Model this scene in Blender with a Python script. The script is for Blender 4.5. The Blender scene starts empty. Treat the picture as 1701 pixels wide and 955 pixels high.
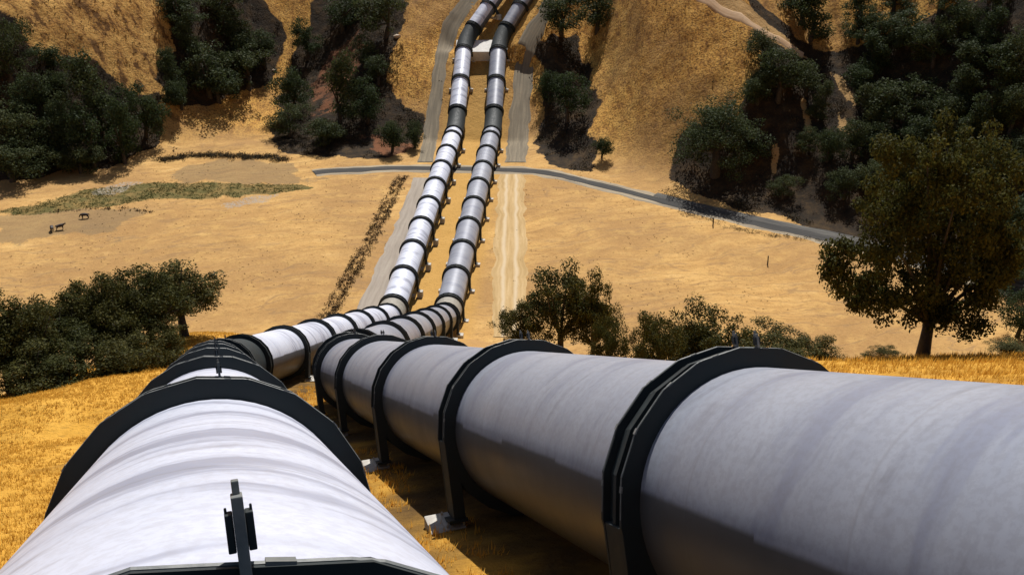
import bpy, bmesh, math, random
import numpy as np
from mathutils import Vector, Matrix

# ------------------------------------------------------------------ camera, sky, sun, exposure
scn = bpy.context.scene
COL = scn.collection
CAM_H = 60.0
cam_data = bpy.data.cameras.new("camera")
cam_data.sensor_width = 36.0
cam_data.lens = 36.0 * 1600.0 / 1701.0
cam_data.clip_start = 0.05
cam_data.clip_end = 6000.0
cam = bpy.data.objects.new("camera", cam_data)
cam.location = (0, 0, CAM_H)
cam.rotation_euler = (math.radians(90 - 22), 0, 0)
COL.objects.link(cam)
scn.camera = cam

SUN_AZ, SUN_EL = 9.0, 56.0          # the sun stands ahead of the camera, over the far hill
world = bpy.data.worlds.new("World")
scn.world = world
world.use_nodes = True
wn = world.node_tree
wn.nodes.clear()
w_out = wn.nodes.new("ShaderNodeOutputWorld")
w_bg = wn.nodes.new("ShaderNodeBackground")
w_sky = wn.nodes.new("ShaderNodeTexSky")
w_sky.sky_type = 'NISHITA'
w_sky.sun_disc = False
w_sky.sun_elevation = math.radians(SUN_EL)
w_sky.sun_rotation = math.radians(SUN_AZ)
w_sky.air_density = 1.0
w_sky.dust_density = 1.5
w_bg.inputs["Strength"].default_value = 0.058
wn.links.new(w_sky.outputs[0], w_bg.inputs[0])
wn.links.new(w_bg.outputs[0], w_out.inputs[0])

sun_data = bpy.data.lights.new("sun", 'SUN')
sun_data.energy = 5.0
sun_data.angle = math.radians(0.5)
sun_data.color = (1.0, 0.97, 0.925)
sun = bpy.data.objects.new("sun", sun_data)
_e, _a = math.radians(SUN_EL), math.radians(SUN_AZ)
SUN_DIR = Vector((math.sin(_a) * math.cos(_e), math.cos(_a) * math.cos(_e), math.sin(_e)))
sun.rotation_euler = SUN_DIR.to_track_quat('Z', 'Y').to_euler()
sun.location = (0, 40, 160)
COL.objects.link(sun)

scn.view_settings.view_transform = 'Standard'
scn.view_settings.look = 'None'
scn.view_settings.exposure = 0.15
scn.view_settings.gamma = 1.0
scn.view_settings.use_curve_mapping = False

# ------------------------------------------------------------------ helpers
def link(o, parent=None):
    COL.objects.link(o)
    if parent is not None:
        o.parent = parent
    return o

def tag(o, label=None, cat=None, group=None, kind=None):
    if label: o["label"] = label
    if cat: o["category"] = cat
    if group: o["group"] = group
    if kind: o["kind"] = kind
    return o

def empty(name, loc, rz=0.0):
    o = bpy.data.objects.new(name, None)
    o.location = loc
    o.rotation_euler = (0, 0, rz)
    o.empty_display_size = 0.3
    return link(o)

def mesh_np(name, verts, faces, mat, smooth=False):
    """verts (n,3) array, faces (m,k) array of equal-sized polygons"""
    verts = np.asarray(verts, dtype=np.float32); faces = np.asarray(faces, dtype=np.int32)
    m = bpy.data.meshes.new(name)
    m.vertices.add(len(verts)); m.vertices.foreach_set("co", verts.ravel())
    k = faces.shape[1]
    m.loops.add(faces.size); m.loops.foreach_set("vertex_index", faces.ravel())
    m.polygons.add(len(faces))
    m.polygons.foreach_set("loop_start", np.arange(len(faces), dtype=np.int32) * k)
    m.polygons.foreach_set("loop_total", np.full(len(faces), k, dtype=np.int32))
    m.polygons.foreach_set("use_smooth", np.full(len(faces), bool(smooth)))
    m.update(calc_edges=True); m.validate()
    if mat is not None: m.materials.append(mat)
    return m

def obj(name, me, parent=None, loc=None):
    o = bpy.data.objects.new(name, me)
    if loc is not None: o.location = loc
    return link(o, parent)

class MB:
    """collects polygons into one mesh"""
    def __init__(self): self.v = []; self.f = []
    def add(self, vs, fs):
        n = len(self.v); self.v += [tuple(map(float, q)) for q in vs]; self.f += [tuple(i + n for i in q) for q in fs]
    def box(self, c, h, M=None):
        vs = [Vector((sx * h[0], sy * h[1], sz * h[2])) for sx in (-1, 1) for sy in (-1, 1) for sz in (-1, 1)]
        if M is not None: vs = [M @ q for q in vs]
        vs = [q + Vector(c) for q in vs]
        self.add(vs, [(0, 1, 3, 2), (4, 6, 7, 5), (0, 4, 5, 1), (2, 3, 7, 6), (0, 2, 6, 4), (1, 5, 7, 3)])
    def tube(self, pts, rad, n=8, cap=True):
        pts = [Vector(q) for q in pts]
        if not hasattr(rad, "__len__"): rad = [rad] * len(pts)
        vs = []; fs = []
        for i, q in enumerate(pts):
            t = (pts[min(i + 1, len(pts) - 1)] - pts[max(i - 1, 0)]).normalized()
            a = t.orthogonal().normalized() if i == 0 else (a - t * a.dot(t)).normalized()
            b = t.cross(a)
            for k in range(n):
                w = 2 * math.pi * k / n
                vs.append(q + (a * math.cos(w) + b * math.sin(w)) * rad[i])
        for i in range(len(pts) - 1):
            for k in range(n):
                fs.append((i * n + k, i * n + (k + 1) % n, (i + 1) * n + (k + 1) % n, (i + 1) * n + k))
        if cap:
            fs.append(tuple(range(n))[::-1]); fs.append(tuple((len(pts) - 1) * n + k for k in range(n)))
        self.add(vs, fs)
    def mesh(self, name, mat, smooth=False, bevel=0.0):
        m = bpy.data.meshes.new(name)
        m.from_pydata(self.v, [], self.f)
        if bevel > 0:
            bm = bmesh.new(); bm.from_mesh(m)
            bmesh.ops.remove_doubles(bm, verts=bm.verts, dist=1e-5)
            es = [e for e in bm.edges if len(e.link_faces) == 2 and e.calc_face_angle(0) > 0.5]
            bmesh.ops.bevel(bm, geom=es, offset=bevel, segments=2, affect='EDGES', profile=0.6)
            bm.to_mesh(m); bm.free()
        m.polygons.foreach_set("use_smooth", [smooth] * len(m.polygons))
        m.update()
        if mat is not None: m.materials.append(mat)
        return m

# --- numpy value noise
_rs = np.random.RandomState(11)
_tab = _rs.rand(256, 256)
def vnoise(x, y):
    xi = np.floor(x).astype(int); yi = np.floor(y).astype(int)
    fx = x - xi; fy = y - yi
    fx = fx * fx * (3 - 2 * fx); fy = fy * fy * (3 - 2 * fy)
    g = lambda i, j: _tab[i & 255, j & 255]
    return ((g(xi, yi) * (1 - fx) + g(xi + 1, yi) * fx) * (1 - fy) + (g(xi, yi + 1) * (1 - fx) + g(xi + 1, yi + 1) * fx) * fy) * 2 - 1
def fbm(x, y, o=4):
    s = 0; a = 1.0; t = 0
    for k in range(o):
        s = s + a * vnoise(x * 2 ** k + 17.3 * k, y * 2 ** k - 9.1 * k); t += a; a *= 0.5
    return s / t
def sstep(a, b, x):
    t = np.clip((x - a) / (b - a), 0, 1); return t * t * (3 - 2 * t)
def smax(a, b, k):
    h = np.clip(0.5 + 0.5 * (a - b) / k, 0, 1)
    return b + (a - b) * h + k * h * (1 - h)
def softplus(x, k): return k * np.logaddexp(0, x / k)

# ------------------------------------------------------------------ pipe routes (axis corner points, metres)
R = 1.9
ROUTE_A = [(15.47, 7.9 - 54.2, 79.0), (-18.77, 54.19, 32.2), (-16.87, 122.0, 6.17), (-12.4, 209.75, 12.8), (-11.28, 235.14, 28.44), (0.22, 251.21, 42.81), (14.0, 271.0, 61.0)]
ROUTE_B = [(23.66, 7.06 - 54.2, 79.9), (-10.52, 53.23, 33.09), (-9.18, 123.87, 5.5), (-4.18, 209.75, 12.8), (-3.09, 235.03, 28.3), (7.41, 251.21, 42.81), (21.0, 271.0, 61.0)]
_d1 = np.array([-0.2960, 0.8695, -0.3955])
ROUTE_A[0] = tuple(np.array(ROUTE_A[1]) - _d1 * 100.0)
ROUTE_B[0] = tuple(np.array(ROUTE_B[1]) - _d1 * 99.0)
CEN = [tuple((np.array(a) + np.array(b)) / 2) for a, b in zip(ROUTE_A, ROUTE_B)]
CLEAR = 1.42 * R

def nearest(x, y, pts):
    """signed lateral distance (right positive), height of route, arc length (plan)"""
    best = None; s0 = 0.0
    for i in range(len(pts) - 1):
        ax, ay, az = pts[i]; bx, by, bz = pts[i + 1]
        L = math.hypot(bx - ax, by - ay); ux, uy = (bx - ax) / L, (by - ay) / L
        s = (x - ax) * ux + (y - ay) * uy
        if i == 0: sc = np.minimum(s, L)
        elif i == len(pts) - 2: sc = np.maximum(s, 0)
        else: sc = np.clip(s, 0, L)
        dx = x - (ax + ux * sc); dy = y - (ay + uy * sc)
        d = np.hypot(dx, dy); side = np.sign((x - ax) * uy - (y - ay) * ux)
        z = az + (bz - az) * sc / L
        r = (d, side * d, z, s0 + sc)
        if best is None: best = r
        else:
            m = r[0] < best[0]
            best = tuple(np.where(m, a, b) for a, b in zip(r, best))
        s0 += L
    return best[1], best[2], best[3]
S_E1 = math.hypot(CEN[1][0] - CEN[0][0], CEN[1][1] - CEN[0][1])      # arc length of the first bend
# ------------------------------------------------------------------ terrain
V0 = np.array([-13.0, 122.9, 6.0 - CLEAR]); VS = 0.076
def valley(x, y):
    return V0[2] + VS * (y - V0[1]) + 0.25 * fbm(x / 22.0, y / 22.0, 3)

FOOT = np.array([(-400, 150), (-160, 172), (-100, 186), (-87, 193), (-74, 201), (-52, 206), (-37, 206), (-20, 208), (-8, 211), (4, 208), (18, 191), (36, 176), (55, 163), (68, 151), (77, 138), (95, 118), (120, 95), (180, 55), (400, -60)], float)
def foot_y(x): return np.interp(x, FOOT[:, 0], FOOT[:, 1])
# cross-section of the far hillside: x position, relief added (ravines negative, spurs positive)
REL = np.array([(-200, 14), (-150, 18), (-120, 14), (-95, 12), (-77, 1), (-62, -9), (-52, -9), (-42, -2), (-30, 2), (-20, 1), (-8, 0), (2, 0), (8, -1), (15, -10), (20, -6), (27, 7), (36, 11), (46, 8), (60, -5), (74, -9), (95, 0), (115, 6), (140, 2), (170, 8), (260, 10)], float)
def far_hill(x, y):
    d = y - foot_y(x)
    base = valley(x, y)
    h = softplus(d - 4, 3.5) * 0.60
    dd = np.clip(d, 0, 400)
    sh = x + 0.18 * dd * np.sign(x + 10) * 0.4                # spurs fan out uphill
    rel = np.interp(sh - 0.12 * dd, REL[:, 0], REL[:, 1])
    h = h + rel * sstep(2, 45, d)
    h = h + 2.2 * fbm(x / 26.0 + 5, y / 26.0, 4) * sstep(3, 35, d) + 0.9 * fbm(x / 6.0, y / 6.0, 4) * sstep(2, 20, d)
    # alluvial fan running up the left ravine
    fan = np.exp(-((x + 56 + 0.02 * dd) / 15.0) ** 2)
    h = h * (1 - 0.72 * fan * sstep(90, 20, d) * sstep(0, 6, d)) 
    cap = 190.0
    h = np.where(h > 60, 60 + (cap - 60) * (1 - np.exp(-(h - 60) / (cap - 60))), h)
    return base + np.maximum(h, -0.4)

def spur(x, y):
    t, z, s = nearest(x, y, CEN[:4])
    z = z - CLEAR
    a = np.maximum(0, -t - 7.0)
    left = 1.3 * sstep(0, 11, a) - 0.055 * a - 0.0050 * a * a
    left = np.where(a > 32, 1.3 - 0.055 * 32 - 0.0050 * 1024 - 0.42 * (a - 32), left)
    b = np.maximum(0, t - 6.5)
    near = 1 - sstep(S_E1 - 22, S_E1 + 8, s)
    bank = 0.55 * sstep(0, 12, b) * near
    c = np.maximum(0, b - 16)
    right = bank + (-0.12 * c - 0.0012 * c * c) * near - (0.10 * b + 0.006 * b * b) * (1 - near)
    right = np.where(b > 55, bank + (-0.12 * 39 - 0.0012 * 39 * 39) * near - (5.5 + 18.2) * (1 - near) - 0.42 * (b - 55), right)
    mound = 2.6 * np.exp(-((x + 36) ** 2 + (y - 94) ** 2) / 110.0)
    rough = mound + 0.35 * fbm(x / 9.0, y / 9.0, 4) * sstep(6, 16, np.abs(t))
    past = sstep(S_E1 + 62, S_E1 + 76, s)
    return z + left + right + rough - past * 6

def terrain(x, y):
    x = np.asarray(x, float); y = np.asarray(y, float)
    h = smax(spur(x, y), valley(x, y), 1.6)
    h = smax(h, np.where(y > 100, far_hill(x, y), -100), 0.6)
    t, z, s = nearest(x, y, CEN)
    w = (1 - sstep(7.2, 15.0, np.abs(t)))
    corr = z - CLEAR
    wf = w * sstep(S_E1 + 70, S_E1 + 85, s)
    h = h * (1 - wf) + corr * wf
    wn_ = (1 - sstep(6.5, 9.5, np.abs(t))) * (1 - sstep(S_E1 + 62, S_E1 + 75, s))
    h = h * (1 - wn_) + corr * wn_
    return h + 0.05 * fbm(x / 1.7, y / 1.7, 3)
def axis_coords():
    xs = np.concatenate([-np.geomspace(130, 900, 26)[::-1], np.arange(-128, 112, 0.8), np.geomspace(113, 900, 26)])
    ys = np.concatenate([-np.geomspace(30, 500, 14)[::-1], np.arange(-28, 4, 1.5), np.arange(4, 44, 0.45), np.arange(44, 270, 0.8), np.geomspace(271, 1000, 60)])
    return xs, ys
# ------------------------------------------------------------------ material helpers
def new_mat(name):
    m = bpy.data.materials.new(name); m.use_nodes = True
    nt = m.node_tree; nt.nodes.clear()
    out = nt.nodes.new("ShaderNodeOutputMaterial"); b = nt.nodes.new("ShaderNodeBsdfPrincipled")
    nt.links.new(b.outputs[0], out.inputs[0])
    return m, nt, b
def N(nt, typ, **kw):
    n = nt.nodes.new(typ)
    for k, v in kw.items():
        if k.startswith("in_"):
            key = k[3:]; key = int(key) if key.isdigit() else key.replace("_", " ")
            if hasattr(v, "is_output") or hasattr(v, "is_linked"): nt.links.new(v, n.inputs[key])
            else: n.inputs[key].default_value = v
        else: setattr(n, k, v)
    return n
def noise(nt, vec, scale, detail=4, rough=0.55, dim='3D'):
    n = N(nt, "ShaderNodeTexNoise", noise_dimensions=dim); nt.links.new(vec, n.inputs["Vector"])
    n.inputs["Scale"].default_value = scale; n.inputs["Detail"].default_value = detail; n.inputs["Roughness"].default_value = rough
    return n.outputs["Fac"]
def ramp(nt, fac, stops, interp='LINEAR'):
    r = nt.nodes.new("ShaderNodeValToRGB"); nt.links.new(fac, r.inputs[0]); e = r.color_ramp.elements
    r.color_ramp.interpolation = interp
    while len(e) > 2: e.remove(e[-1])
    while len(e) < len(stops): e.new(0.5)
    for el, (p, c) in zip(e, stops):
        el.position = p; el.color = (c, c, c, 1) if not hasattr(c, "__len__") else (*c, 1)
    return r.outputs[0]
def mix(nt, fac, a, b, mode='MIX'):
    m = nt.nodes.new("ShaderNodeMix"); m.data_type = 'RGBA'; m.blend_type = mode
    for sock, v in ((m.inputs[0], fac), (m.inputs[6], a), (m.inputs[7], b)):
        if hasattr(v, "is_output"): nt.links.new(v, sock)
        elif hasattr(v, "__len__"): sock.default_value = (*v, 1)
        else: sock.default_value = v
    return m.outputs[2]
def math_(nt, op, a, b=0.0):
    m = nt.nodes.new("ShaderNodeMath"); m.operation = op
    for sock, v in ((m.inputs[0], a), (m.inputs[1], b)):
        if hasattr(v, "is_output"): nt.links.new(v, sock)
        else: sock.default_value = v
    return m.outputs[0]
def mapping(nt, vec, scale):
    m = nt.nodes.new("ShaderNodeMapping"); nt.links.new(vec, m.inputs[0]); m.inputs["Scale"].default_value = scale
    return m.outputs[0]
def bump(nt, bsdf, h, strength, dist):
    b = nt.nodes.new("ShaderNodeBump"); nt.links.new(h, b.inputs["Height"])
    b.inputs["Strength"].default_value = strength; b.inputs["Distance"].default_value = dist
    nt.links.new(b.outputs[0], bsdf.inputs["Normal"])

def mat_pipe(name, k, streak, low):
    m, nt, b = new_mat(name)
    uv = N(nt, "ShaderNodeUVMap", uv_map="UV").outputs[0]          # u = metres along the pipe, v = metres around it
    info = N(nt, "ShaderNodeObjectInfo").outputs["Random"]
    wob = noise(nt, uv, 0.25, 3, 0.5)
    uvw = N(nt, "ShaderNodeVectorMath", operation='ADD'); nt.links.new(uv, uvw.inputs[0])
    cx = N(nt, "ShaderNodeCombineXYZ"); nt.links.new(math_(nt, 'MULTIPLY', wob, 1.6), cx.inputs[0]); nt.links.new(cx.outputs[0], uvw.inputs[1])
    uvw = uvw.outputs[0]
    st1 = noise(nt, mapping(nt, uvw, (0.95, 0.13, 1)), 1.0, 4, 0.62)  # rain streaks run round the barrel
    st2 = noise(nt, mapping(nt, uvw, (3.2, 0.45, 1)), 1.0, 5, 0.6)
    blot = noise(nt, uv, 0.5, 6, 0.62); grain = noise(nt, uv, 9.0, 4, 0.7)
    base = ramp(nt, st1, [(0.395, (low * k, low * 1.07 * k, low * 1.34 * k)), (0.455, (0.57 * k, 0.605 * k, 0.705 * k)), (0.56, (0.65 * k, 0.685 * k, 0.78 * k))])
    dark = ramp(nt, st2, [(0.52, 0.0), (0.66, streak)])
    c = mix(nt, math_(nt, 'MULTIPLY', dark, ramp(nt, blot, [(0.48, 0.0), (0.60, 0.8)])), base, (0.25 * k, 0.245 * k, 0.28 * k))
    c = mix(nt, ramp(nt, blot, [(0.35, 0.0), (0.75, 0.45)]), c, (0.47 * k, 0.47 * k, 0.53 * k))
    c = mix(nt, ramp(nt, grain, [(0.42, 0.22), (0.55, 0.0)]), c, (0.34 * k, 0.33 * k, 0.34 * k))
    # the lower plates are much darker; the edge steps from plate to plate
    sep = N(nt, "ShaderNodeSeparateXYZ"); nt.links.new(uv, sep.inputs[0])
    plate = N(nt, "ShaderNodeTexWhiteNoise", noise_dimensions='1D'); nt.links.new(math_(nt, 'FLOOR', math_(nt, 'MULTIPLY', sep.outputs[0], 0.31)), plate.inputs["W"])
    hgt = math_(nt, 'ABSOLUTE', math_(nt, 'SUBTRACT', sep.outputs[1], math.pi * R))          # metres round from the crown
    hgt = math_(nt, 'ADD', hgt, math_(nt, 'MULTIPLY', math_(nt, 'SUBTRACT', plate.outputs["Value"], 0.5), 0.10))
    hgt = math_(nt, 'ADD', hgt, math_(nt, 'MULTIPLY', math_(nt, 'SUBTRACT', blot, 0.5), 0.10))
    low_dark = ramp(nt, math_(nt, 'DIVIDE', hgt, math.pi * R), [(0.424, 0.0), (0.436, 1.0)])
    c = mix(nt, math_(nt, 'MULTIPLY', low_dark, 0.94), c, mix(nt, blot, (0.045, 0.046, 0.046), (0.085, 0.082, 0.078)))
    # girth weld and the lap line of the plates
    gw = math_(nt, 'ABSOLUTE', math_(nt, 'SUBTRACT', math_(nt, 'FRACT', math_(nt, 'MULTIPLY', sep.outputs[0], 0.31)), 0.5))
    weld = ramp(nt, gw, [(0.0, 0.55), (0.012, 0.0)])
    c = mix(nt, math_(nt, 'MULTIPLY', weld, math_(nt, 'SUBTRACT', 1.0, low_dark)), c, (0.26, 0.26, 0.28))
    tint = mix(nt, info, (0.84, 0.84, 0.86), (1.0, 1.0, 1.0))
    c = mix(nt, 1.0, c, tint, 'MULTIPLY')
    nt.links.new(c, b.inputs["Base Color"])
    b.inputs["Metallic"].default_value = 0.08
    nt.links.new(ramp(nt, blot, [(0.3, 0.33), (0.7, 0.52)]), b.inputs["Roughness"])
    bump(nt, b, math_(nt, 'ADD', blot, math_(nt, 'MULTIPLY', weld, 0.4)), 0.10, 0.04)
    return m
def mat_steel():
    m, nt, b = new_mat("dark_green_steel_paint")
    tc = N(nt, "ShaderNodeTexCoord").outputs["Object"]
    n = noise(nt, tc, 3.0, 5)
    nt.links.new(ramp(nt, n, [(0.3, (0.005, 0.009, 0.010)), (0.7, (0.012, 0.020, 0.021))]), b.inputs["Base Color"])
    nt.links.new(ramp(nt, n, [(0.3, 0.6), (0.7, 0.8)]), b.inputs["Roughness"])
    return m
def mat_simple(name, c1, c2, scale, rough=0.85, bs=0.3):
    m, nt, b = new_mat(name)
    tc = N(nt, "ShaderNodeTexCoord").outputs["Object"]
    n = noise(nt, tc, scale, 6, 0.6)
    nt.links.new(ramp(nt, n, [(0.32, c1), (0.68, c2)]), b.inputs["Base Color"])
    b.inputs["Roughness"].default_value = rough
    bump(nt, b, n, bs, 0.04)
    return m
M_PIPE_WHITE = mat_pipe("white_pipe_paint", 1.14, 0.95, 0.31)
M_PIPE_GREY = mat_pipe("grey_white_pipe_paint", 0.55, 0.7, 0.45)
M_STEEL = mat_steel()
M_EDGE = mat_simple("worn_steel_edge", (0.10, 0.11, 0.11), (0.24, 0.24, 0.22), 6.0, 0.5, 0.1)
M_CONC = mat_simple("pale_concrete", (0.36, 0.33, 0.29), (0.55, 0.52, 0.46), 2.5)
M_JOINT = mat_simple("tan_joint_sleeve", (0.22, 0.20, 0.16), (0.34, 0.31, 0.26), 3.0, 0.7)
# ------------------------------------------------------------------ ground sheet
def build_ground(mat, masks):
    xs, ys = axis_coords()
    XX, YY = np.meshgrid(xs, ys)
    ZZ = terrain(XX.ravel(), YY.ravel())
    V = np.stack([XX.ravel(), YY.ravel(), ZZ], 1)
    nx, ny = len(xs), len(ys)
    i = np.arange(nx * ny).reshape(ny, nx)
    Fq = np.stack([i[:-1, :-1], i[:-1, 1:], i[1:, 1:], i[1:, :-1]], -1).reshape(-1, 4)
    me = mesh_np("ground", V, Fq, mat, True)
    for name, arr in masks(V).items():
        at = me.attributes.new(name, 'FLOAT', 'POINT'); at.data.foreach_set("value", arr.astype(np.float32))
    o = obj("ground", me); tag(o, "dry golden grass hillsides and valley floor around two pipelines", kind="structure")
    return o
# places on the ground, metres
POLY = {
 'scrub': [  # brush ground, plus the shaded gullies and hollows painted dark with it
  [(6.1, 235.3), (16.0, 239.5), (18.6, 222.9), (16.8, 189.9), (6.2, 194.7), (5.8, 223.8)],
  [(51.0, 203.1), (46.7, 214.4), (96.9, 187.7), (83.7, 131.5), (68.8, 145.3), (56.8, 156.8), (37.3, 174.2), (30.8, 182.5), (33.6, 191.5), (46.2, 189.1)],
  [(-52.3, 206.5), (-56.8, 239.8), (-55.0, 257.5), (-52.0, 271.4), (-24.6, 256.5), (-28.2, 243.9), (-30.0, 231.1), (-27.1, 222.2), (-20.6, 217.8), (-19.8, 207.3), (-26.8, 199.1), (-39.3, 198.1)],
  [(-117.7, 214.8), (-108.6, 212.8), (-100.5, 209.7), (-91.7, 212.1), (-78.2, 215.5), (-77.1, 206.8), (-79.7, 196.0), (-100.9, 184.0), (-107.1, 182.1)],
  [(-84.3, 235.5), (-69.4, 258.4), (-59.4, 256.5), (-58.6, 243.3), (-64.7, 230.2), (-74.4, 215.2), (-79.6, 217.7), (-77.1, 228.8)],
 ],
 'gold': [
  [(38.4, 213.5), (42.0, 211.8), (56.6, 206.5), (61.5, 202.2), (59.5, 201.9), (48.3, 204.1)],
  [(64.7, 198.6), (66.7, 195.9), (67.9, 187.3), (66.1, 190.7)],
  [(63.8, 188.1), (66.4, 182.8), (65.3, 181.6), (62.9, 184.4)],
  [(50.1, 182.5), (51.4, 181.5), (50.1, 176.1), (49.2, 177.2)],
  [(57.4, 191.9), (58.6, 191.7), (57.6, 180.6), (56.8, 181.5)],
 ],
 'red': [
  [(-49.0, 247.7), (-38.3, 252.2), (-36.6, 238.0), (-40.3, 221.2), (-45.5, 218.7)],
  [(-33.3, 209.2), (-19.8, 207.3), (-26.8, 199.1)],
 ],
 'green': [
  [(-94.6, 168.2), (-88.4, 171.7), (-83.4, 178.6), (-71.3, 183.8), (-41.4, 183.0), (-39.0, 179.3), (-53.9, 176.5), (-68.1, 174.5), (-79.4, 168.7), (-86.1, 166.5)],
 ],
 'pale': [
  [(-54.9, 174.0), (-47.2, 177.2), (-43.3, 177.9), (-45.2, 173.5), (-52.3, 170.3)],
  [(-80.6, 177.4), (-76.1, 185.8), (-73.2, 184.1), (-76.1, 177.5)],
 ],
 'dull': [
  [(-69.9, 188.8), (-65.6, 196.8), (-51.7, 196.7), (-39.5, 188.5), (-39.2, 183.6), (-65.4, 184.1)],
  [(-94.3, 165.4), (-81.6, 168.7), (-67.7, 168.3), (-68.2, 159.2), (-81.1, 155.2), (-89.6, 155.8)],
 ],
}
LINE = {
 'cross_road': [(-40.0, 189.2), (-37.3, 190.2), (-30.7, 191.0), (-24.7, 192.0), (-13.6, 191.8), (2.4, 190.3), (9.6, 187.5), (15.3, 183.2), (26.1, 175.0), (36.1, 167.5), (45.4, 161.0), (54.4, 155.4), (62.4, 148.9), (71.1, 141.5), (81.1, 131.3)],
 'service_road': [(-21.1, 129.8), (-20.1, 142.6), (-19.4, 155.6), (-18.5, 170.7), (-17.7, 186.4)],
 'ditch': [(-26.7, 127.2), (-25.7, 138.8), (-24.4, 152.8), (-23.2, 169.0), (-22.0, 187.4)],
 'track': [(-0.5, 121.9), (-0.4, 137.1), (-0.3, 155.3), (-0.2, 175.0), (-0.1, 188.3)],
 'uphill_left': [(-18.1, 195.9), (-18.1, 213.3), (-17.4, 224.4), (-16.7, 235.0), (-14.9, 244.7), (-9.3, 255.1)],
 'uphill_right': [(0.7, 195.5), (1.5, 212.8), (2.4, 224.1), (3.1, 231.7), (5.0, 235.8), (10.2, 243.2)],
 'bank': [(-73.3, 196.5), (-70.0, 198.8), (-64.0, 200.2), (-57.3, 199.1), (-50.9, 198.9), (-47.9, 196.8)],
 'creek': [(-83.5, 168.1), (-77.4, 169.3), (-72.0, 169.7), (-66.0, 168.3)],
 'roadbrush': [(35.2, 164.1), (38.9, 160.1), (43.6, 157.5), (49.4, 156.0), (54.9, 153.9)],
 'ridge_track': [(37.3, 215.1), (41.8, 210.9), (48.5, 205.3), (56.1, 204.3), (60.3, 202.7)],
}
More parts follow.
